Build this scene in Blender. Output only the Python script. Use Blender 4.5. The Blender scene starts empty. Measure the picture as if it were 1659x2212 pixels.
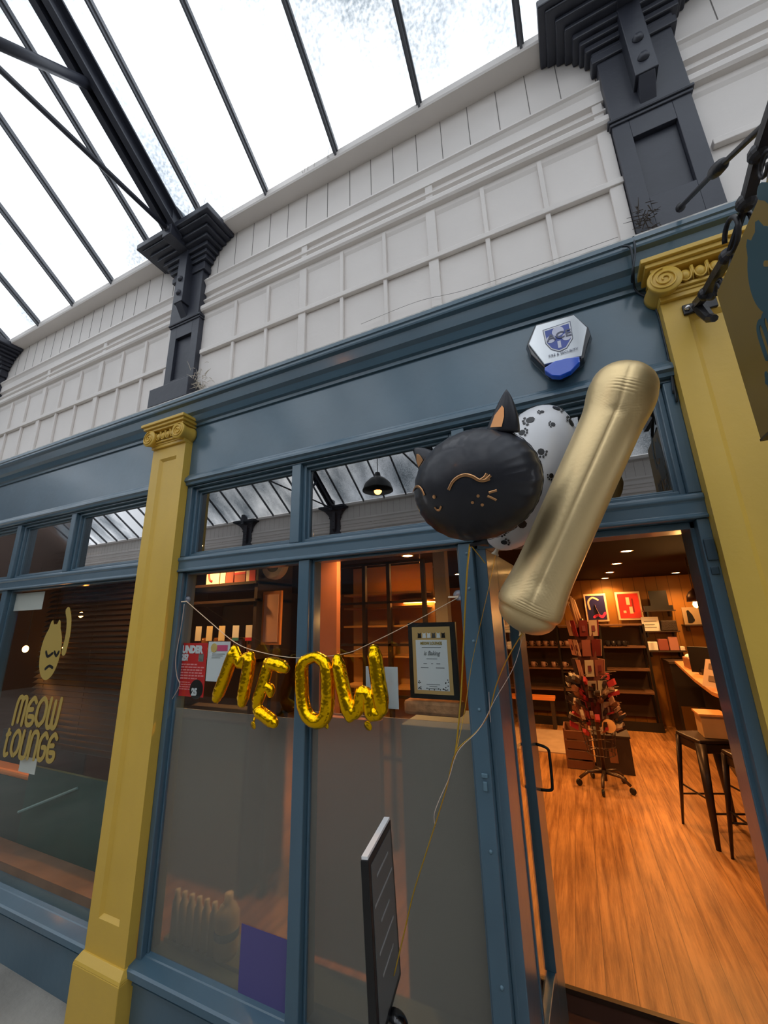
import bpy, bmesh, math, random
from mathutils import Vector, Matrix, Quaternion
random.seed(7)
PI=math.pi
S=bpy.context.scene
COL=S.collection
# ------------------------------------------------------------------ camera
RX=Vector((0.90667636,0.42106783,-0.02529535)); RD=Vector((-0.13355164,0.22965837,-0.96406483)); RF=Vector((-0.4001274,0.87747303,0.26446011))
F0=858.6654; CX,CY=829.5,1106.0; CAM=Vector((0,0,1.744))
cd=bpy.data.cameras.new('camera'); cam=bpy.data.objects.new('camera',cd); COL.objects.link(cam)
M=Matrix((RX,-RD,-RF)).transposed().to_4x4(); M.translation=CAM; cam.matrix_world=M
cd.sensor_fit='HORIZONTAL'; cd.sensor_width=36.0; cd.lens=36.0*F0/1659.0; cd.clip_start=0.02; cd.clip_end=200
S.camera=cam
def ray(x,y): return RX*((x-CX)/F0)+RD*((y-CY)/F0)+RF
def at(x,y,Y):
    d=ray(x,y); return CAM+d*(Y/d.y)
def atz(x,y,Z):
    d=ray(x,y); return CAM+d*((Z-CAM.z)/d.z)
def atx(x,y,X):
    d=ray(x,y); return CAM+d*(X/d.x)
def atd(x,y,D): return CAM+ray(x,y)*D
# ------------------------------------------------------------------ world, exposure
W=bpy.data.worlds.new('overcast'); S.world=W; W.use_nodes=True
nt=W.node_tree; bg=nt.nodes['Background']
tc=nt.nodes.new('ShaderNodeTexCoord'); nz=nt.nodes.new('ShaderNodeTexNoise'); nz.inputs['Scale'].default_value=2.2; nz.inputs['Detail'].default_value=4
rp=nt.nodes.new('ShaderNodeValToRGB'); rp.color_ramp.elements[0].color=(.80,.85,.93,1); rp.color_ramp.elements[1].color=(1,1,1,1)
rp.color_ramp.elements[0].position=.35; rp.color_ramp.elements[1].position=.62
nt.links.new(tc.outputs['Generated'],nz.inputs['Vector']); nt.links.new(nz.outputs['Fac'],rp.inputs['Fac']); nt.links.new(rp.outputs['Color'],bg.inputs['Color'])
bg.inputs['Strength'].default_value=1.0
S.view_settings.view_transform='Standard'; S.view_settings.look='None'; S.view_settings.gamma=1.0; S.view_settings.use_curve_mapping=False
S.view_settings.exposure=1.25
try:
    S.cycles.max_bounces=8; S.cycles.transparent_max_bounces=24; S.cycles.caustics_reflective=False; S.cycles.caustics_refractive=False
    S.cycles.sample_clamp_indirect=4.0
except Exception: pass
# ------------------------------------------------------------------ materials
def L(c):
    return tuple(((v/255)/12.92 if v/255<=.04045 else ((v/255+.055)/1.055)**2.4) for v in c)
MATS={}
def mat(name,rgb,rough=.5,metal=0,var=.0,vscale=6,bump=0,bscale=30,emit=None,estr=0,coat=0,spec=None,sheen=0,alpha=None,trans=0):
    if name in MATS: return MATS[name]
    m=bpy.data.materials.new(name); m.use_nodes=True; n=m.node_tree; b=n.nodes['Principled BSDF']
    c=L(rgb)
    b.inputs['Base Color'].default_value=(*c,1); b.inputs['Roughness'].default_value=rough; b.inputs['Metallic'].default_value=metal
    if coat: b.inputs['Coat Weight'].default_value=coat; b.inputs['Coat Roughness'].default_value=.15
    if spec is not None: b.inputs['Specular IOR Level'].default_value=spec
    if trans: b.inputs['Transmission Weight'].default_value=trans
    if emit: b.inputs['Emission Color'].default_value=(*L(emit),1); b.inputs['Emission Strength'].default_value=estr
    if var or bump:
        t=n.nodes.new('ShaderNodeTexCoord')
    if var:
        z=n.nodes.new('ShaderNodeTexNoise'); z.inputs['Scale'].default_value=vscale; z.inputs['Detail'].default_value=6
        r=n.nodes.new('ShaderNodeValToRGB'); r.color_ramp.elements[0].position=.3; r.color_ramp.elements[1].position=.7
        r.color_ramp.elements[0].color=(*[v*(1-var) for v in c],1); r.color_ramp.elements[1].color=(*[min(1,v*(1+var*.6)) for v in c],1)
        n.links.new(t.outputs['Object'],z.inputs['Vector']); n.links.new(z.outputs['Fac'],r.inputs['Fac']); n.links.new(r.outputs['Color'],b.inputs['Base Color'])
    if bump:
        z=n.nodes.new('ShaderNodeTexNoise'); z.inputs['Scale'].default_value=bscale; z.inputs['Detail'].default_value=5
        u=n.nodes.new('ShaderNodeBump'); u.inputs['Strength'].default_value=bump; u.inputs['Distance'].default_value=.01
        n.links.new(t.outputs['Object'],z.inputs['Vector']); n.links.new(z.outputs['Fac'],u.inputs['Height']); n.links.new(u.outputs['Normal'],b.inputs['Normal'])
    MATS[name]=m; return m
def glass(name,tint,ior,rough=0.0,dirt=0,boost=1.0,frost=None):
    m=bpy.data.materials.new(name); m.use_nodes=True; n=m.node_tree; n.nodes.clear()
    o=n.nodes.new('ShaderNodeOutputMaterial'); tr=n.nodes.new('ShaderNodeBsdfTransparent'); tr.inputs['Color'].default_value=(*tint,1)
    gl=n.nodes.new('ShaderNodeBsdfGlossy'); gl.inputs['Roughness'].default_value=rough; gl.inputs['Color'].default_value=(1,1,1,1)
    fr=n.nodes.new('ShaderNodeFresnel'); fr.inputs['IOR'].default_value=ior
    mu=n.nodes.new('ShaderNodeMath'); mu.operation='MULTIPLY'; mu.inputs[1].default_value=boost; mu.use_clamp=True
    mx=n.nodes.new('ShaderNodeMixShader'); ge=n.nodes.new('ShaderNodeNewGeometry'); sb=n.nodes.new('ShaderNodeMath'); sb.operation='SUBTRACT'; sb.inputs[0].default_value=1.0
    m0=n.nodes.new('ShaderNodeMath'); m0.operation='MULTIPLY'; n.links.new(ge.outputs['Backfacing'],sb.inputs[1]); n.links.new(fr.outputs[0],mu.inputs[0]); n.links.new(mu.outputs[0],m0.inputs[0]); n.links.new(sb.outputs[0],m0.inputs[1]); n.links.new(m0.outputs[0],mx.inputs[0])
    n.links.new(tr.outputs[0],mx.inputs[1]); n.links.new(gl.outputs[0],mx.inputs[2]); last=mx
    if frost:
        rf=n.nodes.new('ShaderNodeBsdfRefraction'); rf.inputs['Roughness'].default_value=frost[1]; rf.inputs['IOR'].default_value=1.15
        rf.inputs['Color'].default_value=(.9,.93,.92,1)
        df=n.nodes.new('ShaderNodeBsdfDiffuse'); df.inputs['Color'].default_value=(*L(frost[2]),1)
        m2=n.nodes.new('ShaderNodeMixShader'); m2.inputs[0].default_value=frost[0]
        n.links.new(rf.outputs[0],m2.inputs[1]); n.links.new(df.outputs[0],m2.inputs[2])
        n.links.new(m2.outputs[0],mx.inputs[1]); gl.inputs['Roughness'].default_value=.35
    if dirt:
        t=n.nodes.new('ShaderNodeTexCoord'); z=n.nodes.new('ShaderNodeTexNoise'); z.inputs['Scale'].default_value=1.3; z.inputs['Detail'].default_value=7
        z2=n.nodes.new('ShaderNodeTexNoise'); z2.inputs['Scale'].default_value=60
        mp=n.nodes.new('ShaderNodeMapping'); mp.inputs['Scale'].default_value=(1,.5,.5)
        r=n.nodes.new('ShaderNodeValToRGB'); r.color_ramp.elements[0].position=.42; r.color_ramp.elements[1].position=.75
        r.color_ramp.elements[0].color=(.02,)*3+(1,); r.color_ramp.elements[1].color=(dirt,)*3+(1,)
        m3=n.nodes.new('ShaderNodeMath'); m3.operation='MULTIPLY'
        df=n.nodes.new('ShaderNodeBsdfTranslucent'); df.inputs['Color'].default_value=(.2,.24,.27,1)
        mm=n.nodes.new('ShaderNodeMixShader')
        n.links.new(t.outputs['Object'],mp.inputs[0]); n.links.new(mp.outputs[0],z.inputs['Vector']); n.links.new(z.outputs['Fac'],r.inputs['Fac'])
        n.links.new(t.outputs['Object'],z2.inputs['Vector']); n.links.new(r.outputs['Color'],m3.inputs[0]); n.links.new(z2.outputs['Fac'],m3.inputs[1])
        n.links.new(m3.outputs[0],mm.inputs[0]); n.links.new(mx.outputs[0],mm.inputs[1]); n.links.new(df.outputs[0],mm.inputs[2]); last=mm
    n.links.new(last.outputs[0],o.inputs['Surface']); return m
BLUE=mat('blue_paint',(73,101,118),.34,var=.10,vscale=3,bump=.12,bscale=18,coat=.5)
YEL=mat('yellow_paint',(214,176,74),.42,var=.06,vscale=4,bump=.1,bscale=25)
WHT=mat('white_paint',(228,222,217),.55,var=.05,vscale=2.5,bump=.18,bscale=14)
DARK=mat('charcoal_paint',(52,55,66),.42,var=.12,vscale=5,bump=.15,bscale=20)
IRON=mat('black_iron',(34,33,38),.4,var=.25,vscale=14,bump=.2,bscale=50)
BLACK=mat('black_plastic',(20,20,22),.35)
GREYM=mat('grey_metal_bar',(96,98,104),.5,var=.15)
PAVE=mat('pavement',(150,146,138),.8,var=.3,vscale=3,bump=.3,bscale=40)
def wood(name,a,b,scale,rough=.35,rot=0):
    m=bpy.data.materials.new(name); m.use_nodes=True; n=m.node_tree; p=n.nodes['Principled BSDF']; p.inputs['Roughness'].default_value=rough
    t=n.nodes.new('ShaderNodeTexCoord'); mp=n.nodes.new('ShaderNodeMapping'); mp.inputs['Rotation'].default_value=(0,0,rot)
    br=n.nodes.new('ShaderNodeTexBrick'); br.inputs['Scale'].default_value=1; br.inputs['Brick Width'].default_value=3.1; br.inputs['Row Height'].default_value=.125
    br.inputs['Mortar Size'].default_value=.003; br.inputs['Color1'].default_value=(*L(a),1); br.inputs['Color2'].default_value=(*L(b),1); br.inputs['Mortar'].default_value=(*[v*.25 for v in L(b)],1)
    mp2=n.nodes.new('ShaderNodeMapping'); mp2.inputs['Scale'].default_value=scale; mp2.inputs['Rotation'].default_value=(0,0,rot)
    z=n.nodes.new('ShaderNodeTexNoise'); z.inputs['Scale'].default_value=1; z.inputs['Detail'].default_value=8; z.inputs['Roughness'].default_value=.65
    r=n.nodes.new('ShaderNodeValToRGB'); r.color_ramp.elements[0].position=.34; r.color_ramp.elements[0].color=(.38,.34,.32,1); r.color_ramp.elements[1].position=.62; r.color_ramp.elements[1].color=(1.1,1.1,1.1,1)
    mx=n.nodes.new('ShaderNodeMixRGB'); mx.blend_type='MULTIPLY'; mx.inputs[0].default_value=.8
    n.links.new(t.outputs['Object'],mp.inputs[0]); n.links.new(mp.outputs[0],br.inputs['Vector']); n.links.new(t.outputs['Object'],mp2.inputs[0]); n.links.new(mp2.outputs[0],z.inputs['Vector'])
    n.links.new(z.outputs['Fac'],r.inputs['Fac']); n.links.new(br.outputs['Color'],mx.inputs[1]); n.links.new(r.outputs['Color'],mx.inputs[2]); n.links.new(mx.outputs[0],p.inputs['Base Color'])
    bu=n.nodes.new('ShaderNodeBump'); bu.inputs['Strength'].default_value=.25; bu.inputs['Distance'].default_value=.01; n.links.new(z.outputs['Fac'],bu.inputs['Height']); n.links.new(bu.outputs['Normal'],p.inputs['Normal'])
    return m
def boards(name,a,b,w=.128):
    m=bpy.data.materials.new(name); m.use_nodes=True; n=m.node_tree; p=n.nodes['Principled BSDF']; p.inputs['Roughness'].default_value=.4
    N=n.nodes.new; K=n.links.new
    t=N('ShaderNodeTexCoord'); sx=N('ShaderNodeSeparateXYZ'); K(t.outputs['Object'],sx.inputs[0])
    dv=N('ShaderNodeMath'); dv.operation='DIVIDE'; dv.inputs[1].default_value=w; K(sx.outputs['X'],dv.inputs[0])
    fl=N('ShaderNodeMath'); fl.operation='FLOOR'; K(dv.outputs[0],fl.inputs[0]); fc=N('ShaderNodeMath'); fc.operation='FRACT'; K(dv.outputs[0],fc.inputs[0])
    wn=N('ShaderNodeTexWhiteNoise'); wn.noise_dimensions='1D'; K(fl.outputs[0],wn.inputs['W'])
    mp=N('ShaderNodeMapping'); mp.inputs['Scale'].default_value=(30,1.7,3); K(t.outputs['Object'],mp.inputs[0])
    cb=N('ShaderNodeCombineXYZ'); K(wn.outputs['Value'],cb.inputs['Y']); ad=N('ShaderNodeVectorMath'); ad.operation='MULTIPLY_ADD'; K(cb.outputs[0],ad.inputs[0]); ad.inputs[1].default_value=(9,9,9); K(mp.outputs[0],ad.inputs[2])
    z=N('ShaderNodeTexNoise'); z.inputs['Scale'].default_value=1; z.inputs['Detail'].default_value=9; z.inputs['Roughness'].default_value=.7; z.inputs['Distortion'].default_value=.25; K(ad.outputs[0],z.inputs['Vector'])
    r=N('ShaderNodeValToRGB'); r.color_ramp.elements[0].position=.34; r.color_ramp.elements[0].color=(*L(b),1); r.color_ramp.elements[1].position=.62; r.color_ramp.elements[1].color=(*L(a),1); K(z.outputs['Fac'],r.inputs['Fac'])
    z2=N('ShaderNodeTexNoise'); z2.inputs['Scale'].default_value=1.6; z2.inputs['Detail'].default_value=5; K(t.outputs['Object'],z2.inputs['Vector'])
    r2=N('ShaderNodeValToRGB'); r2.color_ramp.elements[0].position=.35; r2.color_ramp.elements[0].color=(.6,.58,.56,1); r2.color_ramp.elements[1].position=.6; r2.color_ramp.elements[1].color=(1,1,1,1); K(z2.outputs['Fac'],r2.inputs['Fac'])
    mx=N('ShaderNodeMixRGB'); mx.blend_type='MULTIPLY'; mx.inputs[0].default_value=.75; K(r.outputs['Color'],mx.inputs[1]); K(r2.outputs['Color'],mx.inputs[2])
    g=N('ShaderNodeMath'); g.operation='LESS_THAN'; g.inputs[1].default_value=.03; K(fc.outputs[0],g.inputs[0])
    m2=N('ShaderNodeMixRGB'); m2.inputs[2].default_value=(*[v*.35 for v in L(b)],1); sc=N('ShaderNodeMath'); sc.operation='MULTIPLY'; sc.inputs[1].default_value=.55; K(g.outputs[0],sc.inputs[0]); K(sc.outputs[0],m2.inputs[0]); K(mx.outputs[0],m2.inputs[1]); K(m2.outputs[0],p.inputs['Base Color'])
    bu=N('ShaderNodeBump'); bu.inputs['Strength'].default_value=.3; bu.inputs['Distance'].default_value=.01; K(z.outputs['Fac'],bu.inputs['Height']); K(bu.outputs['Normal'],p.inputs['Normal'])
    return m
FLOORW=boards('worn_floorboards',(196,140,84),(128,80,42))
ROOFG=glass('roof_glass',(.97,.985,1),1.3,dirt=1.7)
SHOPG=glass('shop_glass',(.93,.95,.94),1.5,boost=.85)
TOPG=glass('transom_glass',(.5,.52,.52),1.5,boost=4.2)
FROST=glass('frosted_glass',(.9,.9,.9),1.45,frost=(.33,.18,(176,174,162)))
# ------------------------------------------------------------------ helpers
class MB:
    def __init__(s): s.v=[]; s.f=[]
    def add(s,vs,fs):
        o=len(s.v); s.v+= [Vector(p) for p in vs]; s.f+=[tuple(i+o for i in f) for f in fs]; return s
    def box(s,x0,x1,y0,y1,z0,z1):
        return s.add([(x0,y0,z0),(x1,y0,z0),(x1,y1,z0),(x0,y1,z0),(x0,y0,z1),(x1,y0,z1),(x1,y1,z1),(x0,y1,z1)],[(0,3,2,1),(4,5,6,7),(0,1,5,4),(1,2,6,5),(2,3,7,6),(3,0,4,7)])
    def obox(s,c,X,Y,Z):
        c=Vector(c);X=Vector(X);Y=Vector(Y);Z=Vector(Z)
        p=[c+a*X+b*Y+d*Z for d in(-1,1) for a,b in((-1,-1),(1,-1),(1,1),(-1,1))]
        return s.add(p,[(0,3,2,1),(4,5,6,7),(0,1,5,4),(1,2,6,5),(2,3,7,6),(3,0,4,7)])
    def extr(s,poly,vec):
        n=len(poly); vec=Vector(vec); p=[Vector(q) for q in poly]
        return s.add(p+[q+vec for q in p],[tuple(range(n)),tuple(range(2*n-1,n-1,-1))]+[(i,i+n,(i+1)%n+n,(i+1)%n) for i in range(n)])
    def profx(s,prof,x0,x1): return s.extr([(x0,y,z) for y,z in prof],(x1-x0,0,0))
    def loft(s,rings,cap=True,closed=True):
        n=len(rings[0]); o=len(s.v)
        for r in rings: s.v+=[Vector(p) for p in r]
        for i in range(len(rings)-1):
            for j in range(n if closed else n-1):
                k=(j+1)%n; s.f.append((o+i*n+j,o+i*n+k,o+(i+1)*n+k,o+(i+1)*n+j))
        if cap: s.f.append(tuple(o+j for j in range(n-1,-1,-1))); s.f.append(tuple(o+(len(rings)-1)*n+j for j in range(n)))
        return s
    def tube(s,path,r,n=8,flat=1.0,up=None,roll=0):
        P=[Vector(p) for p in path]; R=r if isinstance(r,(list,tuple)) else [r]*len(P)
        t=(P[1]-P[0]).normalized(); u=Vector(up) if up else (Vector((0,0,1)) if abs(t.z)<.9 else Vector((1,0,0)))
        rings=[]
        for i,p in enumerate(P):
            t=(P[min(i+1,len(P)-1)]-P[max(i-1,0)]).normalized()
            a=t.cross(u).normalized(); b=a.cross(t).normalized(); u=b
            rings.append([p+(a*math.cos(2*PI*j/n+roll)+b*math.sin(2*PI*j/n+roll)*flat)*R[i] for j in range(n)])
        return s.loft(rings)
    def lathe(s,prof,c,axis=(0,0,1),n=24):
        a=Vector(axis).normalized(); u=a.orthogonal().normalized(); w=a.cross(u); c=Vector(c)
        return s.loft([[c+a*z+(u*math.cos(2*PI*j/n)+w*math.sin(2*PI*j/n))*max(r,1e-4) for j in range(n)] for r,z in prof])
    def sphere(s,c,r,n=16,m=10,sc=(1,1,1)):
        return s.loft([[Vector(c)+Vector((math.sin(PI*i/m)*math.cos(2*PI*j/n)*sc[0],math.sin(PI*i/m)*math.sin(2*PI*j/n)*sc[1],math.cos(PI*i/m)*sc[2]))*r for j in range(n)] for i in range(m,-1,-1)][:],cap=False)
    def build(s,name,m,parent=None,smooth=False,bevel=0,struct=False):
        me=bpy.data.meshes.new(name)
        lo=Vector((min(v.x for v in s.v),min(v.y for v in s.v),min(v.z for v in s.v))); hi=Vector((max(v.x for v in s.v),max(v.y for v in s.v),max(v.z for v in s.v)))
        o0=Vector(((lo.x+hi.x)/2,(lo.y+hi.y)/2,lo.z))
        me.from_pydata([v-o0 for v in s.v],[],s.f); me.update()
        bm=bmesh.new(); bm.from_mesh(me); bmesh.ops.recalc_face_normals(bm,faces=bm.faces)
        if bevel:
            bmesh.ops.bevel(bm,geom=[e for e in bm.edges if len(e.link_faces)==2 and e.calc_face_angle(0)>.5],offset=bevel,segments=2,affect='EDGES',clamp_overlap=True,profile=.5)
        bm.to_mesh(me); bm.free()
        if smooth:
            for p in me.polygons: p.use_smooth=True
        return link(name,me,m,parent,o0,struct)
def wpos(o):
    p=Vector((0,0,0))
    while o is not None: p=p+o.location; o=o.parent
    return p
def link(name,me,m,parent,o0,struct=False):
    o=bpy.data.objects.new(name,me); COL.objects.link(o)
    if m and not me.materials: me.materials.append(m)
    if parent is not None: o.parent=parent; o.location=Vector(o0)-wpos(parent)
    else: o.location=o0
    if struct: o['kind']='structure'
    return o
def tag(o,label,cat,group=None,kind=None):
    if label: o['label']=label
    if cat: o['category']=cat
    if group: o['group']=group
    if kind: o['kind']=kind
    return o
def thing(name,loc,label,cat,group=None):
    o=bpy.data.objects.new(name,None); COL.objects.link(o); o.location=loc; o.empty_display_size=.1
    return tag(o,label,cat,group)
def sroot(name,loc=(0,0,0)):
    o=bpy.data.objects.new(name,None); COL.objects.link(o); o.location=loc; o['kind']='structure'; return o
def copy_tree(o,parent=None):
    c=o.copy(); COL.objects.link(c)
    if parent is not None: c.parent=parent
    for ch in list(o.children): copy_tree(ch,c)
    return c
def B(name,m,parent,*bx,bevel=0,struct=False):
    mb=MB()
    for b in bx: mb.box(*b)
    return mb.build(name,m,parent,bevel=bevel,struct=struct)
DG=bpy.context.evaluated_depsgraph_get
def text(name,s,size,m,parent,org,right,up,depth=.002,align='LEFT',bold=0,sx=1,font_shear=0):
    cu=bpy.data.curves.new(name,'FONT'); cu.body=s; cu.size=size; cu.extrude=depth/2; cu.align_x=align; cu.offset=bold; cu.resolution_u=3; cu.shear=font_shear
    o=bpy.data.objects.new(name,cu); COL.objects.link(o); dg=DG(); dg.update()
    me=bpy.data.meshes.new_from_object(o.evaluated_get(dg)); bpy.data.objects.remove(o)
    r=Vector(right).normalized(); u=Vector(up); u=(u-r*u.dot(r)).normalized(); n=r.cross(u)
    Mx=Matrix((r*sx,u,n)).transposed().to_4x4(); me.transform(Mx)
    me.materials.clear()
    return link(name,me,m,parent,Vector(org))
def remesh(mb,vox,smooth_it=2,name='x'):
    me=bpy.data.meshes.new(name); me.from_pydata(mb.v,[],mb.f); me.update()
    bm=bmesh.new(); bm.from_mesh(me); bmesh.ops.recalc_face_normals(bm,faces=bm.faces); bm.to_mesh(me); bm.free()
    o=bpy.data.objects.new(name,me); COL.objects.link(o)
    a=o.modifiers.new('r','REMESH'); a.mode='VOXEL'; a.voxel_size=vox; a.use_smooth_shade=True
    b=o.modifiers.new('s','SMOOTH'); b.iterations=smooth_it; b.factor=.5
    dg=DG(); dg.update(); out=bpy.data.meshes.new_from_object(o.evaluated_get(dg)); bpy.data.objects.remove(o)
    return out
def smooth_path(pts,n=6):
    P=[Vector(p) for p in pts]; out=[]
    for i in range(len(P)-1):
        a=P[max(i-1,0)];b=P[i];c=P[i+1];d=P[min(i+2,len(P)-1)]
        for k in range(n):
            t=k/n; out.append(.5*((2*b)+(c-a)*t+(2*a-5*b+4*c-d)*t*t+(3*b-a-3*c+d)*t**3))
    out.append(P[-1]); return out
P_=2.79; XC=[.575+P_*k for k in range(-3,2)]
XL,XR=-16.0,17.18
# ------------------------------------------------------------------ large structure
B('floor',PAVE,None,(XL,XR,-4.8,2.47,-.1,0),struct=True)
# glazed roof: both slopes
SL=.7229
def roofz(y): return 4.51+(1.5-y)*SL if y>=-1.6 else 4.51+(y+4.7)*SL
for nm,ya,yb in (('ceiling',1.5,-1.6),('ceiling',-1.6,-4.7)):
    mb=MB(); za,zb=roofz(ya)+.02,roofz(yb)+.02
    mb.extr([(XL,ya,za),(XL,yb,zb),(XL,yb,zb+.006),(XL,ya,za+.006)],(XR-XL,0,0))
    root=mb.build(nm,ROOFG,None,struct=True)
    k=-30
    while .136+.539*k<XR-.1:
        x=.136+.539*k; k+=1
        if x<XL: continue
        hb=MB(); hb.extr([(x-.016,ya,za-.035),(x-.016,yb,zb-.035),(x-.016,yb,zb-.001),(x-.016,ya,za-.001)],(.032,0,0)); hb.extr([(x-.006,ya,za-.06),(x-.006,yb,zb-.06),(x-.006,yb,zb-.03),(x-.006,ya,za-.03)],(.012,0,0))
        hb.build('glazing_bar',GREYM,root)
B('wall_sky_block_left',mat('sky_block_brown',(74,58,50),.8),None,(XL-.1,XL,-4.8,1.6,0,6.9),struct=True); B('wall_sky_block_right',mat('sky_block_brown',(74,58,50),.8),None,(XR,XR+.1,-4.8,1.6,0,6.9),struct=True)  # unseen end walls added to keep bright sky out of the window reflections
B('ceiling_ridge',DARK,None,(XL,XR,-1.66,-1.54,6.70,6.80),struct=True)
# white boarded upper wall
wr=sroot('wall_front',(.59,1.6,0))
B('board_panel',WHT,wr,(XL,XR,1.6,1.75,3.0,4.458))
mb=MB(); mb.profx([(1.6,4.458),(1.5,4.458),(1.495,4.47),(1.495,4.512),(1.51,4.52),(1.6,4.53)],XL,XR)
mb.build('gutter',WHT,wr)
mb=MB(); mb.profx([(1.6,4.09),(1.6,4.15),(1.585,4.15),(1.57,4.125),(1.565,4.11),(1.575,4.10),(1.585,4.08),(1.58,4.01),(1.6,4.0)],XL,XR)
mb.build('top_moulding',WHT,wr)
mb=MB(); mb.profx([(1.6,3.80),(1.6,3.965),(1.59,3.962),(1.578,3.955),(1.578,3.945),(1.592,3.935),(1.592,3.91),(1.568,3.90),(1.56,3.885),(1.56,3.862),(1.568,3.85),(1.59,3.845),(1.592,3.82)],XL,XR)
mb.build('picture_rail',WHT,wr)
mb=MB(); sm=MB()
for k in range(-6,7):
    x0=.59+P_*k; nb=10
    for i in range(1,10):
        x=x0+.18+(i-.0)*.271-.0; wide=(i%3==0)
        x=x0-.19+.0+ (i-1)*.2705+.375-.0
    for j in range(10):
        x=x0+P_-.186-.271*j; wide=(j%3==0); w=.026 if wide else .011
        if x<x0+.17: continue
        mb.profx([(1.6,3.16),(1.6,3.83),(1.582,3.83),(1.582,3.16)],x-w,x+w)
        if wide: mb.profx([(1.6,3.90),(1.6,4.03),(1.585,4.03),(1.585,3.90)],x-w*.8,x+w*.8)
    mb.box(x0+.15,x0+P_-.15,1.574,1.6,3.505,3.535)
mb.build('batten_grid',WHT,wr,bevel=.003)
x=XL+.1
while x<XR:
    sm.box(x,x+.0035,1.5985,1.6,4.15,4.458); x+=.152+random.uniform(-.01,.01)
sm.build('board_joint',mat('joint_shadow_gap',(120,116,112),.9),wr)
# cornice and fascia
cr=sroot('trim_1',(.59,1.6,0))
mb=MB(); mb.profx([(1.6,2.968),(1.588,2.968),(1.585,2.984),(1.57,2.99),(1.565,3.0),(1.555,3.022),(1.535,3.036),(1.528,3.062),(1.522,3.085),(1.503,3.092),(1.5,3.1),(1.5,3.112),(1.493,3.116),(1.493,3.135),(1.6,3.15)],XL,XR)
mb.build('cornice',BLUE,cr)
mb=MB(); mb.profx([(1.6,3.152),(1.56,3.147),(1.52,3.141),(1.5,3.1385),(1.5,3.148),(1.55,3.158),(1.6,3.165)],XL,XR); mb.build('cornice_top_ledge',mat('flaking_white_ledge',(205,203,198),.8,var=.35,vscale=22),cr)
fr_=sroot('trim_2',(.59,1.6,0))
B('fascia_board',BLUE,fr_,(XL,XR,1.6,1.7,2.56,2.99))
mb=MB(); mb.profx([(1.6,2.645),(1.592,2.64),(1.588,2.63),(1.578,2.622),(1.572,2.608),(1.57,2.596),(1.582,2.588),(1.585,2.574),(1.6,2.57)],XL,XR); mb.build('fascia_moulding',BLUE,fr_)
# opposite side of the arcade (seen only as reflections)
for o,nm in ((wr,'wall_opposite'),(cr,'trim_3'),(fr_,'trim_4')):
    c=copy_tree(o); c.name=nm; c.location=(.59,-4.8,0); c.rotation_euler=(0,0,PI)
B('wall_opposite_shopfronts',mat('opposite_shop',(74,70,64),.5),None,(XL,XR,-4.9,-4.8,0,2.6),struct=True)
# ------------------------------------------------------------------ shopfront frames
def ring(mb,x0,x1,z0,z1,w,y0,y1):
    mb.box(x0,x0+w,y0,y1,z0,z1); mb.box(x1-w,x1,y0,y1,z0,z1); mb.box(x0+w,x1-w,y0,y1,z1-w,z1); mb.box(x0+w,x1-w,y0,y1,z0,z0+w)
def window(name,xa,xb,top,low,post=None):
    """xa..xb frame extent; top/low lists of (x0,x1) openings"""
    r=sroot(name,((xa+xb)/2,1.6,0)); mb=MB()
    # transom rail, head, stiles, mullions
    mb.box(xa,xb,1.6,1.70,2.045,2.135); mb.box(xa,xb,1.6,1.70,2.558,2.575)
    mb.profx([(1.6,2.135),(1.588,2.128),(1.586,2.112),(1.594,2.104),(1.594,2.06),(1.586,2.055),(1.588,2.045),(1.6,2.045)],xa,xb)
    ed=[xa]+[v for t in top for v in t]+[xb]
    for i in range(0,len(ed),2): mb.box(ed[i],ed[i+1],1.6,1.70,2.135,2.558)
    ed=[xa]+[v for t in low for v in t]+([xb] if post is None else [post])
    for i in range(0,len(ed),2): mb.box(ed[i],ed[i+1],1.6,1.70,.22,2.045)
    fo=mb.build('frame',BLUE,r,bevel=.004)
    im=MB()
    for a,b in top: ring(im,a,b,2.135,2.558,.018,1.625,1.69); ring(im,a,b,2.135,2.558,.03,1.645,1.69)
    for a,b in low: ring(im,a,b,.262,2.045,.012,1.628,1.69)
    im.build('glazing_bead',BLUE,r,bevel=.003)
    for a,b in top: B('transom_pane',TOPG,r,(a+.01,b-.01,1.658,1.662,2.145,2.548))
    return r
w1=window('window_1',-2.05,.443,[(-2.01,-1.262),(-1.205,-.392),(-.335,.405)],[(-2.015,-1.2),(-1.138,-.40)],post=-.341)
for (a,b),zf in (((-2.015,-1.2),1.325),((-1.138,-.40),1.36)):
    B('clear_pane',SHOPG,w1,(a+.005,b-.005,1.640,1.644,zf+.001,2.04)); B('frosted_pane',FROST,w1,(a+.005,b-.005,1.640,1.644,.265,zf))
w2=window('window_2',-4.84,-2.345,[(-4.80,-3.985),(-3.93,-3.245),(-3.19,-2.40)],[(-4.80,-4.0),(-3.93,-2.40)])
for a,b in ((-4.80,-4.0),(-3.93,-2.40)): B('clear_pane',SHOPG,w2,(a+.005,b-.005,1.640,1.644,.27,2.04))
w3=window('window_3',.737,3.23,[(.78,1.5),(1.56,3.19)],[(.78,1.5),(1.56,3.19)])
for a,b in ((.78,1.5),(1.56,3.19)): B('clear_pane',SHOPG,w3,(a+.005,b-.005,1.640,1.644,.27,2.04))
def sill(w,xa,xb):
    mb=MB(); mb.profx([(1.70,.22),(1.70,.29),(1.64,.287),(1.622,.281),(1.618,.277),(1.565,.262),(1.556,.256),(1.554,.232),(1.56,.228),(1.575,.226),(1.575,.222)],xa,xb); mb.build('sill',BLUE,w)
    mb=MB(); mb.box(xa,xb,1.585,1.7,0,.22); mb.profx([(1.585,.208),(1.577,.205),(1.577,.195),(1.585,.19)],xa,xb); mb.build('stall_riser',BLUE,w)
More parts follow.
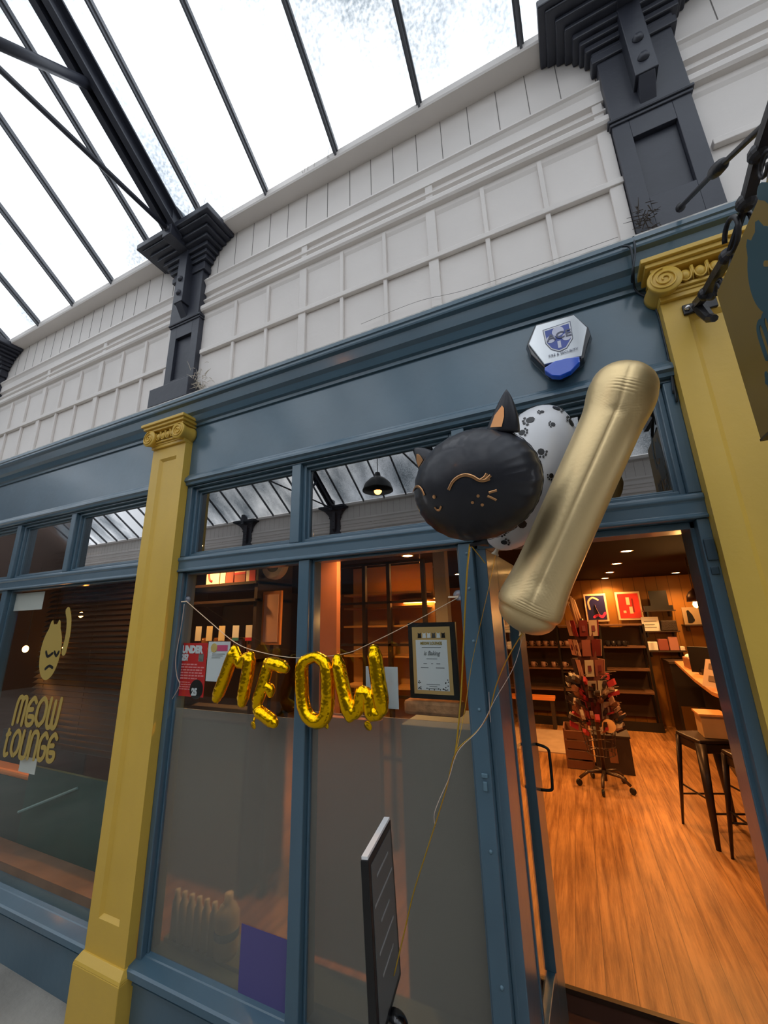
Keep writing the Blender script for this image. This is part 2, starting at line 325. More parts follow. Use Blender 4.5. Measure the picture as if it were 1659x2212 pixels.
sill(w1,-2.05,-.345); sill(w2,-4.84,-2.345); sill(w3,.737,3.23)
B('bolt',mat('painted_bolt',(96,125,140),.35),w1,(-.372,-.357,1.592,1.6,1.16,1.19),(-.376,-.353,1.594,1.6,1.20,1.215),bevel=.003)
mb=MB()
for z in (1.86,1.66,1.42,.98,.62,2.0): mb.sphere((-.365,1.601,z),.007,8,6)
mb.build('screw_head',mat('painted_bolt',(96,125,140),.35),w1,smooth=True)
# door opening: right jamb, frame and the leaf folded inwards
dr=sroot('door_1',(.05,1.6,0))
mb=MB(); mb.box(.408,.443,1.6,1.72,0,2.045); mb.box(.395,.443,1.64,1.76,0,2.045); mb.box(-.341,-.325,1.64,1.74,0,2.045); mb.box(-.341,.42,1.64,1.74,2.02,2.045)
mb.build('frame',BLUE,dr,bevel=.003)
B('hinge',mat('painted_hinge',(50,72,86),.3),dr,(.412,.440,1.59,1.602,1.905,1.975),(.414,.436,1.594,1.6,1.86,1.885),bevel=.003)
A_=Vector((-.315,1.64,0)); D_=Vector((-.28,2.40,0))-A_; Ld=D_.length; D_.normalize(); N_=Vector((D_.y,-D_.x,0)).normalized()*.02
def leafbox(mb,s0,s1,z0,z1,t=1.0):
    c=A_+D_*((s0+s1)/2)+Vector((0,0,(z0+z1)/2)); mb.obox(c,D_*((s1-s0)/2),N_*t,Vector((0,0,(z1-z0)/2)))
mb=MB(); leafbox(mb,0,.19,.03,2.02); leafbox(mb,Ld-.2,Ld,.03,2.02); leafbox(mb,.19,Ld-.2,.03,.32); leafbox(mb,.19,Ld-.2,1.86,2.02)
leafbox(mb,.19,.21,.32,1.86,1.25); leafbox(mb,Ld-.22,Ld-.2,.32,1.86,1.25)
mb.build('leaf',BLUE,dr,bevel=.003)
mb=MB(); leafbox(mb,.19,Ld-.2,.32,1.86,.15); mb.build('leaf_glass',SHOPG,dr)
hp=A_+D_*(Ld-.06); n1=N_.normalized()
mb=MB(); pts=[hp+n1*.02+Vector((0,0,.93)),hp+n1*.065+Vector((0,0,.935)),hp+n1*.075+Vector((0,0,.96)),hp+n1*.078+Vector((0,0,1.07)),hp+n1*.072+Vector((0,0,1.115)),hp+n1*.02+Vector((0,0,1.13))]
mb.tube(smooth_path(pts,4),.007,8); mb.build('handle',BLACK,dr,smooth=True)
# ------------------------------------------------------------------ interior shell
YB=7.86; ZC=2.341; ZF=.096
B('floor_interior',FLOORW,None,(-5.2,2.7,2.47,YB,0,ZF),(-5.2,-.42,1.72,2.47,0,ZF),(.46,2.7,1.72,2.47,0,ZF),struct=True)
B('trim_5',mat('threshold_metal',(70,58,48),.4,metal=.6),None,(-.42,.5,2.452,2.475,ZF-.014,ZF+.006),struct=True)
B('trim_6',mat('brown_riser',(92,60,46),.6,var=.2),None,(-.42,.5,2.462,2.47,0,ZF-.014),struct=True)
B('trim_7',mat('brown_riser',(92,60,46),.6,var=.2),None,(-.40,.46,1.66,2.462,0,.012),struct=True)
B('ceiling_interior',mat('dark_brown_ceiling',(20,13,11),.8,spec=.08),None,(-5.2,2.7,1.76,YB,ZC,ZC+.1),(-5.2,2.7,1.74,1.76,ZC-.02,3.0),struct=True)
MUST=mat('mustard_boards',(140,92,22),.55,var=.15,vscale=2)
B('wall_back',MUST,None,(-5.2,2.7,YB,YB+.1,0,ZC),struct=True)
gb=MB(); x=-1.6
while x<2.6: gb.box(x,x+.006,YB-.003,YB,.1,ZC); x+=.16
gb.build('wall_back_groove',mat('dark_groove',(90,58,14),.7),None,struct=True)
B('wall_left',mat('dark_wall',(46,36,32),.7),None,(-5.3,-5.2,1.7,YB,0,3),struct=True)
B('wall_right',MUST,None,(2.7,2.8,1.7,YB,0,3),struct=True)
# ------------------------------------------------------------------ yellow pilasters
def pilaster(xc,label):
    t=thing('pilaster',(xc,1.6,0),label,'pilaster','yellow pilasters of the shopfront')
    mb=MB(); a,b=xc-.148,xc+.148; p0,p1,q0,q1=xc-.077,xc+.077,.40,2.775
    mb.box(a,p0,1.55,1.6,.24,2.9); mb.box(p1,b,1.55,1.6,.24,2.9); mb.box(p0,p1,1.55,1.6,q1,2.9); mb.box(p0,p1,1.55,1.6,.24,q0)
    o=(Vector((p0,1.55,q0)),Vector((p1,1.55,q0)),Vector((p1,1.55,q1)),Vector((p0,1.55,q1))); d=.016
    i=(Vector((p0+d,1.564,q0+d)),Vector((p1-d,1.564,q0+d)),Vector((p1-d,1.564,q1-d)),Vector((p0+d,1.564,q1-d)))
    mb.add(list(o)+list(i),[(0,1,5,4),(1,2,6,5),(2,3,7,6),(3,0,4,7),(4,5,6,7)])
    mb.build('shaft',YEL,t)
    mb=MB(); mb.extr([(a-.022,1.6,0),(a-.022,1.515,0),(b+.022,1.515,0),(b+.022,1.6,0)],(0,0,.225))
    mb.loft([[(a-.022,1.515,.225),(b+.022,1.515,.225),(b+.022,1.6,.225),(a-.022,1.6,.225)],[(a-.018,1.520,.238),(b+.018,1.520,.238),(b+.018,1.6,.238),(a-.018,1.6,.238)],[(a-.004,1.543,.262),(b+.004,1.543,.262),(b+.004,1.6,.262),(a-.004,1.6,.262)]])
    mb.build('plinth',YEL,t,bevel=.003)
    cp=MB()
    cp.extr([(xc-.195,1.6,2.990),(xc-.195,1.475,2.990),(xc+.195,1.475,2.990),(xc+.195,1.6,2.990)],(0,0,.018))
    cp.extr([(xc-.183,1.6,2.972),(xc-.183,1.487,2.972),(xc+.183,1.487,2.972),(xc+.183,1.6,2.972)],(0,0,.018))
    cp.extr([(xc-.168,1.6,2.956),(xc-.168,1.50,2.956),(xc+.168,1.50,2.956),(xc+.168,1.6,2.956)],(0,0,.016))
    cp.extr([(xc-.125,1.6,2.868),(xc-.125,1.53,2.868),(xc+.125,1.53,2.868),(xc+.125,1.6,2.868)],(0,0,.012))
    cp.extr([(xc-.135,1.6,2.88),(xc-.135,1.52,2.88),(xc+.135,1.52,2.88),(xc+.135,1.6,2.88)],(0,0,.012))
    cp.box(xc-.15,xc+.15,1.535,1.6,2.85,2.96)
    cp.build('capital',YEL,t,bevel=.002)
    for s in (-1,1):
        vo=MB()
        vo.lathe([(.0,-.0),(.052,0),(.055,.004),(.05,.02),(.044,.05),(.05,.085),(.052,.1),(0,.1)],(xc+s*.132,1.495,2.912),(0,1,0),28)
        sp=[]; 
        for k in range(60):
            a_=k/60*2*PI*2.4; rr=.046*(1-k/66)
            sp.append((xc+s*(.132)+s*rr*math.cos(a_+PI/2)*-1,1.493,2.912+rr*math.sin(a_+PI/2)))
        vo.tube(sp,.0035,6); vo.build('volute',YEL,t,smooth=True)
    eg=MB()
    for k in range(4):
        x=xc-.066+.044*k
        eg.sphere((x,1.522,2.918),.019,10,8,(.9,.9,1.25))
        if k<3: eg.tube([(x+.022,1.51,2.945),(x+.022,1.513,2.92),(x+.022,1.52,2.895)],[.005,.004,.002],6)
        eg.tube(smooth_path([(x-.019,1.514,2.945),(x-.015,1.512,2.905),(x,1.512,2.892),(x+.015,1.512,2.905),(x+.019,1.514,2.945)],3),.003,5)
    eg.build('egg_and_dart',YEL,t,smooth=True)
    return t
pilaster(-2.197,'yellow pilaster with scroll capital left of the MEOW balloon window')
pilaster(.59,'yellow pilaster with scroll capital right of the open doorway')
# ------------------------------------------------------------------ dark bracket columns
def column(xc):
    t=thing('bracket_column',(xc,1.6,3.15),None,None)
    mb=MB(); a,b=xc-.143,xc+.143; yf=1.562; p0,p1,q0,q1=xc-.078,xc+.078,3.36,3.70
    mb.box(a,p0,yf,1.6,3.15,3.82); mb.box(p1,b,yf,1.6,3.15,3.82); mb.box(p0,p1,yf,1.6,q1,3.82); mb.box(p0,p1,yf,1.6,3.15,q0); mb.box(p0,p1,yf+.022,1.6,q0,q1)
    mb.box(a,b,1.547,1.6,3.82,4.44)
    mb.build('shaft',DARK,t,bevel=.002)
    B('shelf_moulding',DARK,t,(xc-.156,xc+.156,1.548,1.6,3.815,3.83),(xc-.15,xc+.15,1.555,1.6,3.80,3.815),bevel=.003)
    B('foot_block',DARK,t,(xc-.185,xc+.185,1.50,1.6,3.15,3.285),bevel=.004)
    st=MB()
    for hw,yf,z0,z1 in ((.165,1.535,4.19,4.235),(.158,1.54,4.235,4.265),(.182,1.525,4.265,4.30),(.20,1.51,4.30,4.33),(.225,1.49,4.33,4.365),(.255,1.46,4.365,4.39),(.29,1.425,4.39,4.415),(.33,1.385,4.415,4.43),(.36,1.36,4.43,4.478)):
        st.extr([(xc-hw,1.6,z0),(xc-hw,yf,z0),(xc+hw,yf,z0),(xc+hw,1.6,z0)],(0,0,z1-z0))
    st.build('stepped_capital',DARK,t,bevel=.006)
    hg=MB(); hg.box(xc-.042,xc+.042,1.485,1.55,3.92,4.47); hg.extr([(xc-.03,1.55,3.835),(xc-.03,1.49,3.92),(xc-.03,1.55,3.92)],(.06,0,0))
    hg.box(xc-.042,xc+.042,1.34,1.49,4.36,4.62)
    hg.build('hanger_plate',DARK,t,bevel=.003)
    bo=MB()
    for z in (4.0,4.12): bo.lathe([(.0,0),(.014,0),(.022,.012),(.022,.016)],(xc,1.47,z),(0,1,0),12)
    bo.build('bolt_head',DARK,t,smooth=True)
    return t
c0=column(-2.215)
tag(c0,'dark charcoal roof bracket column on the upper wall above the left yellow pilaster','bracket column')
c1=copy_tree(c0); c1.location=(.575,1.6,3.15)
for o_ in list(c1.children):
    if o_.name.startswith('foot_block'): bpy.data.objects.remove(o_)
tag(c1,'large dark charcoal bracket column at the top right above the right yellow pilaster','bracket column')
c2=copy_tree(c0); c2.location=(-5.005,1.6,3.15); tag(c2,'dark charcoal bracket column cut by the left edge of the photo','bracket column')
for k,x in enumerate(XC):
    c=copy_tree(c0); c.location=(x,-4.8,3.15); c.rotation_euler=(0,0,PI)
    for q in ('label','category','group'):
        if q in c: del c[q]
    c['kind']='structure'; c.name='trim_%d'%(10+k)
# ------------------------------------------------------------------ roof trusses
def truss(xc,label):
    t=thing('roof_truss',(xc,1.4,4.4),label,'roof truss')
    for s in (1,-1):
        def Y(y): return y if s==1 else -3.2-y
        mb=MB()
        for (h0,h1,w0,w1) in ((-.055,-.04,-.065,.065),(-.17,-.055,.018,.03),(-.17,-.055,-.03,-.018),(-.182,-.17,.018,.06),(-.182,-.17,-.06,-.018)):
            mb.extr([(xc+w0,Y(1.42),roofz(1.42)+h0),(xc+w0,Y(-1.6),roofz(-1.6)+h0),(xc+w0,Y(-1.6),roofz(-1.6)+h1),(xc+w0,Y(1.42),roofz(1.42)+h1)],(w1-w0,0,0))
        mb.build('rafter',DARK,t)
        mb=MB(); mb.tube([(xc,Y(.80),4.93),(xc,Y(.25),4.43)],.03,10); mb.build('strut',DARK,t,smooth=True)
    mb=MB(); mb.tube([(xc,1.40,4.42),(xc,-4.6,4.42)],.016,10); mb.tube([(xc,1.40,4.42),(xc,1.33,4.42)],.024,8); mb.build('tie_rod',DARK,t,smooth=True)
    return t
truss(-2.215,'dark iron roof truss crossing the glass at the upper left')
t2=truss(.575,'dark iron roof truss rising from the top right bracket'); truss(-5.005,'dark iron roof truss at the far left edge of the glass roof')
# twigs at the column foot
tw=MB()
for k in range(70):
    p=Vector((-2.0+random.gauss(0,.045),1.555+random.uniform(-.03,.03),3.20+abs(random.gauss(0,.06)))); d=Vector((random.gauss(0,1),random.gauss(0,.5),random.gauss(0,.8))).normalized()
    l=random.uniform(.02,.07); tw.tube([p,p+d*l*.5+Vector((0,0,.006)),p+d*l],[.0022,.0018,.0008],4)
tag(tw.build('nest_debris',mat('pale_twigs',(196,186,170),.9),None),'ragged clump of pale twigs and old tape at the foot of the left bracket column','debris',kind='stuff')
tw=MB()
for k in range(45):
    p=Vector((.455+random.gauss(0,.02),1.53,3.17+abs(random.gauss(0,.08)))); d=Vector((random.gauss(0,1),random.gauss(0,.4),random.gauss(0,.8))).normalized(); l=random.uniform(.02,.07)
    tw.tube([p,p+d*l*.5,p+d*l],[.0022,.0018,.0008],4)
tag(tw.build('nest_debris',mat('dark_twigs',(70,62,56),.9),None),'small tangle of dark twigs at the foot of the right bracket column','debris',kind='stuff')
for (x0,y0,lab) in ((-1.98,1.38,'sparse dry weeds growing on top of the left bracket against the glass'),(-.9,1.49,'few thin dry stalks on the gutter between two glazing bars')):
    tw=MB()
    for k in range(16 if x0<-1.5 else 7):
        p=Vector((x0+random.uniform(-.28,.1),y0,4.475)); d=Vector((random.gauss(0,.3),random.uniform(-.25,0),1)).normalized(); l=random.uniform(.03,.1); tw.tube([p,p+d*l*.5,p+d*l+Vector((random.gauss(0,.01),0,0))],[.0014,.001,.0005],4)
    tag(tw.build('dry_weeds',mat('grey_weeds',(120,112,104),.9),None),lab,'weeds',kind='stuff')
# ------------------------------------------------------------------ cables on fascia
for k,(pts,lab) in enumerate((([(1368,512,1.50),(1372,545,1.49),(1366,590,1.50),(1366,610,1.57),(1378,632,1.59),(1408,650,1.592),(1425,690,1.592),(1438,745,1.592),(1448,790,1.592),(1455,850,1.59)],'black cable dropping over the cornice beside the right scroll capital'),
    ([(1345,532,1.49),(1362,536,1.488),(1368,575,1.50),(1372,625,1.588),(1400,642,1.59),(1420,672,1.592),(1432,720,1.592),(1446,780,1.592),(1462,868,1.59)],'second black cable looping beside the first, tied near the alarm box'))):
    mb=MB(); mb.tube(smooth_path([at(*p) for p in pts],5),.0042,6); tag(mb.build('cable',mat('cable_blue_black',(28,40,50),.5),None,smooth=True),lab,'cable')
mb=MB(); mb.tube(smooth_path([at(780,700,1.575),at(900,652,1.572),at(1010,625,1.57),at(1200,560,1.57),at(1335,512,1.57)],8),.0012,4)
tag(mb.build('thin_wire',mat('thin_grey_wire',(120,118,114),.6),None),'thin grey wire sagging along the bottom of the white boarding','wire')
# ------------------------------------------------------------------ alarm box
t=thing('alarm_box',(.085,1.6,2.64),'white hexagonal alarm sounder with blue beacon on the fascia','alarm box')
hexf=[(1157,704),(1238,681),(1266,707),(1260,760),(1252,782),(1215,800),(1176,792),(1143,742)]
hx=[(1158,702),(1239,679),(1268,706),(1256,768),(1176,786),(1142,742)]
f1=[at(x,y,1.525) for x,y in hx]
outer=[(1156,700),(1239,677),(1272,706),(1277,722),(1262,774),(1216,808),(1186,806),(1146,766),(1137,744)]
fo=[at(x,y,1.54) for x,y in outer]; cc=sum(fo,Vector())/len(fo)
mb=MB(); mb.loft([[ (p-cc)*.98+cc+Vector((0,.0,0)) for p in fo],[Vector((((p-cc)*1.04+cc).x,1.57,((p-cc)*1.04+cc).z)) for p in fo],[Vector((((p-cc)*1.0+cc).x,1.6,((p-cc)*1.0+cc).z)) for p in fo]])
mb.build('housing',mat('gloss_black_blue',(16,22,34),.12,coat=.6),t,bevel=.003)
mb=MB(); mb.extr([Vector((p.x,1.528,p.z)) for p in f1],(0,.012,0)); mb.build('face_plate',mat('silvery_white_plate',(205,210,215),.12,metal=.35,coat=.5),t,bevel=.002)
lf=[at(x,y,1.518) for x,y in ((1176,793),(1198,779),(1226,772),(1252,769),(1253,781),(1234,801),(1210,812),(1192,811),(1176,800))]
mb=MB(); mb.extr([Vector((p.x,1.52,p.z)) for p in lf],(0,.03,0)); mb.build('beacon_lens',mat('blue_lens',(4,74,190),.06,coat=1.0,emit=(4,70,200),estr=.04),t,bevel=.004)
PB=mat('print_blue',(70,88,168),.4); PG=mat('print_grey',(96,100,120),.5)
sh=[at(x,y,1.526) for x,y in ((1172,713),(1232,693),(1238,730),(1225,752),(1208,760),(1190,755),(1178,742))]; sc_=sum(sh,Vector())/7
mb=MB(); mb.extr([Vector((p.x,1.5265,p.z)) for p in sh],(0,.002,0)); mb.build('shield_outline',PG,t)
mb=MB(); mb.extr([Vector((((p-sc_)*.95+sc_).x,1.5258,((p-sc_)*.95+sc_).z)) for p in sh],(0,.001,0)); mb.build('shield_border',mat('print_white',(225,228,232),.3),t)
mb=MB(); mb.extr([Vector((((p-sc_)*.86+sc_).x,1.5252,((p-sc_)*.86+sc_).z)) for p in sh],(0,.001,0)); mb.build('shield',PB,t)
pw=mat('print_pale',(205,208,228),.35)
mb=MB()
for (x,y,r) in ((1205,716,.022),(1190,733,.017),(1224,727,.017)): p=at(x,y,1.525); mb.lathe([(0,0),(r,0),(r,.0008),(0,.0008)],(p.x,1.5243,p.z),(0,1,0),20)
p=at(1208,741,1.525); mb.box(p.x-.006,p.x+.006,1.5243,1.525,p.z-.022,p.z+.01); mb.build('club_mark',pw,t)
text('lettering','ACE',.042,PG,t,at(1182,738,1.5225),(1,0,0),(0,0,1),.001,bold=.0006,sx=1.15)
text('lettering','FIRE & SECURITY',.0145,PG,t,at(1185,772,1.5235),(1,0,0),(0,0,1),.001,sx=1.0)
# ------------------------------------------------------------------ stroke glyphs for the shop lettering
GL={'m':[[(0,0),(0,.75),(.1,1),(.27,1),(.33,.8),(.33,.1)],[(.33,.8),(.42,1),(.58,1),(.66,.8),(.66,0)]],
'e':[[(.5,.85),(.3,1),(.05,.8),(.0,.5),(.08,.1),(.3,0),(.52,.1),(.5,.3),(.2,.32)],[(.05,.56),(.35,.58)]],
'o':[[(.3,0),(.05,.2),(0,.5),(.05,.8),(.3,1),(.55,.8),(.6,.5),(.55,.2),(.3,0)]],
'w':[[(0,1),(0,.25),(.1,0),(.27,0),(.33,.2),(.33,.9)],[(.33,.2),(.42,0),(.58,0),(.66,.25),(.66,1)]],
'l':[[(.02,1),(.02,.25),(.12,0),(.32,.05)],[(-.08,.8),(.18,.86)]],
'u':[[(0,1),(0,.25),(.1,0),(.4,0),(.5,.25),(.5,1)]],
'n':[[(0,0),(0,.75),(.12,1),(.38,1),(.5,.75),(.5,0)]],
'g':[[(.5,.85),(.3,1),(.05,.8),(0,.5),(.08,.1),(.3,0),(.5,.15),(.5,.45),(.25,.47)]]}
GW={'m':.66,'e':.5,'o':.6,'w':.66,'l':.32,'u':.5,'n':.5,'g':.5}
RIBK=[0]
def ribbon(mb,pts,w,n,d):
    P=smooth_path(pts,4); n=Vector(n).normalized(); P=[p for i,p in enumerate(P) if i==0 or (p-P[i-1]).length>1e-6]
    RIBK[0]+=1; off=n*(.0002*(RIBK[0]%3)); rings=[]
    for i,p in enumerate(P):
        a=(p-P[i-1]).normalized() if i else (P[1]-p).normalized(); b=(P[i+1]-p).normalized() if i<len(P)-1 else a
        t=(a+b); t=t.normalized() if t.length>.2 else a; s_=t.cross(n)*w*min(1.5,1/max(.5,t.dot(a)))
        rings.append([p-s_,p+s_,p+s_+n*d+off,p-s_+n*d+off])
    mb.loft(rings)
    for q in (P[0],P[-1]): mb.lathe([(0,0),(w,0),(w,d*.8),(0,d*.8)],q,n,12)
def word(mb,s,org,right,up,h,w,n,gap=.22,sx=1.0,d=.0012):
    x=0; org=Vector(org); r=Vector(right); u=Vector(up)
    for ch in s:
        for st in GL[ch]: ribbon(mb,[org+r*((x+p[0]*sx)*h)+u*(p[1]*h) for p in st],w,n,d)
        x+=GW[ch]*sx+gap
def cat_logo(mb,f,n,d=.0012):
    """f(u,v)->point; crescent cat head with swooping tail"""
    pts=[]
    for k in range(40):
        a=2*PI*k/40; r=1.0; u,v=math.cos(a)*.8,math.sin(a)
        if 55<math.degrees(a)<78: u,v=u*1.02,v*1.22
        if 102<math.degrees(a)<125: u,v=u*1.02,v*1.22
        pts.append(f(u,v*.95-.1))
    mb.extr(pts,Vector(n)*d)
    ribbon(mb,[f(1.05,-.1),f(1.12,.5),f(1.0,1.0),f(.78,1.3)],(f(1,0)-f(0,0)).length*.17,n,d)
# ------------------------------------------------------------------ left window decals
GD=mat('dull_gold_vinyl',(172,146,70),.5)
t=thing('window_lettering',(-3.3,1.638,.95),'dull gold MEOW LOUNGE lettering stuck on the left shop window','window lettering')
mb=MB(); word(mb,'meow',(-3.56,1.638,1.135),(1,0,.03),(.10,0,1),.165,.0145,(0,-1,0),gap=.2,sx=1.0); mb.build('word_meow',GD,t)
mb=MB(); word(mb,'lounge',(-3.60,1.638,.945),(1,0,.03),(.08,0,1),.15,.0135,(0,-1,0),gap=.2,sx=.95); mb.build('word_lounge',GD,t)
t=thing('window_emblem',(-3.25,1.638,1.45),'dull gold cat face emblem stuck on the left window above the lettering','window emblem')
mb=MB(); ec=Vector((-3.27,1.638,1.62))
cat_logo(mb,lambda u,v:ec+Vector((u*.15,0,v*.19)),(0,-1,0)); mb.build('cat_head',GD,t)
mb=MB(); n=(0,-1,0)
ribbon(mb,[ec+Vector((-.05,-.0015,-.02)),ec+Vector((-.02,-.0015,-.05)),ec+Vector((.03,-.0015,-.03))],.009,n,.001); mb.build('cat_eye',BLACK,t); mb=MB(); ribbon(mb,[ec+Vector((.05,-.0015,-.02)),ec+Vector((.08,-.0015,-.045)),ec+Vector((.1,-.0015,-.02))],.009,n,.001); mb.build('cat_eye',BLACK,t); mb=MB()
ribbon(mb,[ec+Vector((-.02,-.0015,-.13)),ec+Vector((.02,-.0015,-.11)),ec+Vector((.06,-.0015,-.12))],.009,n,.001); mb.build('cat_mouth',BLACK,t)
# ------------------------------------------------------------------ behind the left window
BLM=mat('dark_blind',(74,58,48),.3,metal=.4)
t=thing('venetian_blind',(-2.95,1.80,.95),'dark slatted blind hanging behind the left shop window','blind')
z=2.28; k=0
mb=MB()
while z>.95:
    mb.obox((-3.1,1.80,z),(.62,0,0),(0,.018,.012),(0,-.0006,.0009)); z-=.036; k+=1
mb.build('slats',BLM,t)
mb=MB()
for x in (-3.6,-3.1,-2.6): mb.tube([(x,1.795,2.31),(x,1.795,.95)],.0015,5)
mb.build('ladder_cord',BLM,t); B('head_rail',BLM,t,(-3.74,-2.46,1.78,1.82,2.30,2.341))
tag(B('window_ledge',mat('brown_ledge',(134,98,74),.6,var=.2),None,(-4.8,-2.41,1.70,1.86,.29,.335)),'brown wooden display ledge inside the bottom of the left window','ledge')
t=thing('notice_board',(-3.0,1.88,ZF),'tall dark green board standing behind the left window','board')
B('panel',mat('dark_green_board',(38,72,66),.5,var=.15),t,(-3.72,-2.42,1.87,1.89,ZF,.80)); mb=MB(); mb.tube([at(40,1754,1.80),at(168,1702,1.868)],.009,6); mb.build('top_edge',mat('pale_green_edge',(120,150,150),.5),t)
tag(B('paper_notice',mat('paper_white',(215,213,208),.7),None,(-4.0,-3.53,1.66,1.662,1.89,2.02)),'blank white paper sheet taped at the top left inside the left window','paper')
tag(B('paper_notice',mat('paper_white',(215,213,208),.7),None,(-3.43,-3.24,1.66,1.662,.86,.95)),'small white paper slip low inside the left window below the gold lettering','paper')
tn=tag(B('neon_sign',mat('violet_neon',(70,30,255),.3,emit=(80,40,255),estr=6),None,(-3.72,-3.52,2.6,2.61,1.86,1.867)),'small violet neon light strip deep behind the left window blind','neon light')
mb=MB(); mb.tube([(-3.7,2.605,1.867),(-3.7,2.605,ZC)],.0015,5); mb.tube([(-3.54,2.605,1.867),(-3.54,2.605,ZC)],.0015,5); mb.build('wire',BLACK,tn)
EM=mat('warm_lamp_glow',(255,210,150),.3,emit=(255,190,110),estr=30)
BULB=mat('bulb_glow',(255,200,120),.3,emit=(255,160,70),estr=22)
tag(B('dark_filler',mat('brown_black_filler',(40,28,24),.5),None,(-4.7,-3.47,2.1,2.5,ZF,.92),bevel=.01),'dark brown block added to darken the view low behind the left window','cabinet')  # block added to cover the lit floor and keep this corner dark
tag(B('seat_cushion',mat('orange_seat',(226,130,60),.6),None,(-4.7,-3.80,1.94,2.06,.66,.70),bevel=.015),'orange seat cushion end behind the left window beside the green board','cushion')
tag(B('seat_box',mat('grey_green_box',(66,78,74),.7),None,(-4.7,-3.82,1.95,2.08,ZF,.66)),'grey green box under the orange cushion behind the left window','box')
lb=['upper right one of the warm bulbs behind the left window','bulb behind the gold cat emblem on the left window','bulb at the left edge of the gold cat emblem','leftmost glowing bulb behind the left window']
for k,(x,y,Y) in enumerate(((175,1328,2.6),(140,1398,2.7),(108,1391,2.1),(55,1402,2.0))):
    q=at(x,y,Y); t=thing('glowing_bulb',q,lb[k],'bulb','warm bulbs behind the left window'); mb=MB(); mb.sphere(q,.022,12,8,(1,1,1.3)); mb.build('bulb',BULB,t,smooth=True)
    mb=MB(); mb.tube([q+Vector((0,0,.02)),Vector((q.x,q.y,ZC))],.003,5); mb.build('cord',BLACK,t)
# ------------------------------------------------------------------ posters inside the main window
def poster(name,px,Y,m,label,cat,thick=.002):
    P=[at(x,y,Y) for x,y in px]; a=sum(P,Vector())/4
    x0=(P[0].x+P[3].x)/2; x1=(P[1].x+P[2].x)/2; z1=(P[0].z+P[1].z)/2; z0=(P[2].z+P[3].z)/2
    t=thing(name,((x0+x1)/2,Y,z0),label,cat); B('sheet',m,t,(x0,x1,Y,Y+thick,z0,z1)); return t,x0,x1,z0,z1
RED=mat('poster_red',(214,34,36),.5); PINK=mat('pale_pink_print',(245,150,150),.6); PW=mat('poster_white',(232,234,238),.5)
t,x0,x1,z0,z1=poster('age_poster',[(388,1390),(447,1388),(440,1505),(384,1505)],1.648,RED,'red UNDER 25? age notice inside the main window at left','poster')
w=x1-x0; h=z1-z0; X=Vector((1,0,0)); Z=Vector((0,0,1))
text('headline','UNDER',h*.185,PW,t,(x0+w*.07,1.6465,z1-h*.185),X,Z,.001,bold=.0035,sx=.92)
text('headline','25?',h*.16,PW,t,(x0+w*.07,1.6465,z1-h*.33),X,Z,.001,bold=.003,sx=.9)
B('photo_block',mat('grey_print',(130,130,124),.6),t,(x0+w*.72,x0+w*.9,1.6465,1.648,z1-h*.35,z1-h*.21))
mb=MB()
for k in range(6):
    z=z1-h*(.42+.052*k); x=x0+w*.08; xe=x0+w*(.95 if k not in (0,5) else .72)
    while x<xe-w*.04:
        l=random.uniform(.06,.16)*w; mb.box(x,min(x+l,xe),1.6465,1.648,z,z+h*.024); x+=l+w*.03
for k in range(4):
    z=z1-h*(.75+.042*k); x=x0+w*.07
    while x<x0+w*.5: l=random.uniform(.05,.12)*w; mb.box(x,x+l,1.6465,1.648,z,z+h*.016); x+=l+w*.025
mb.build('small_print',PINK,t)
mb=MB(); mb.lathe([(0,0),(w*.24,0),(w*.24,.0015),(0,.0015)],(x0+w*.74,1.6462,z0+h*.14),(0,1,0),28); mb.build('black_badge',BLACK,t)
text('badge_number','25',h*.17,PW,t,(x0+w*.58,1.6452,z0+h*.035),X,Z,.001,bold=.003,sx=.85)
t,x0,x1,z0,z1=poster('white_leaflet',[(450,1387),(497,1385),(492,1475),(445,1470)],1.648,PW,'white leaflet with pink banner beside the red age notice','leaflet')
w=x1-x0; h=z1-z0
B('pink_banner',mat('pink_print',(226,84,128),.5),t,(x0+w*.42,x0+w*.9,1.6465,1.648,z1-h*.24,z1-h*.09))
mb=MB(); mb.lathe([(0,0),(w*.15,0),(w*.15,.001),(0,.001)],(x0+w*.28,1.646,z1-h*.16),(0,1,0),20); mb.build('gold_seal',mat('pale_gold_print',(226,190,110),.5),t)
mb=MB()
for k in range(3): mb.box(x0+w*.2,x0+w*(.8-.1*k),1.6465,1.648,z1-h*(.32+.05*k),z1-h*(.305+.05*k))
mb.build('print_lines',mat('grey_print',(130,130,124),.6),t)
t,x0,x1,z0,z1=poster('white_card',[(787,1440),(858,1440),(862,1530),(794,1530)],1.648,PW,'square white card stuck inside the window behind the W balloon','card')
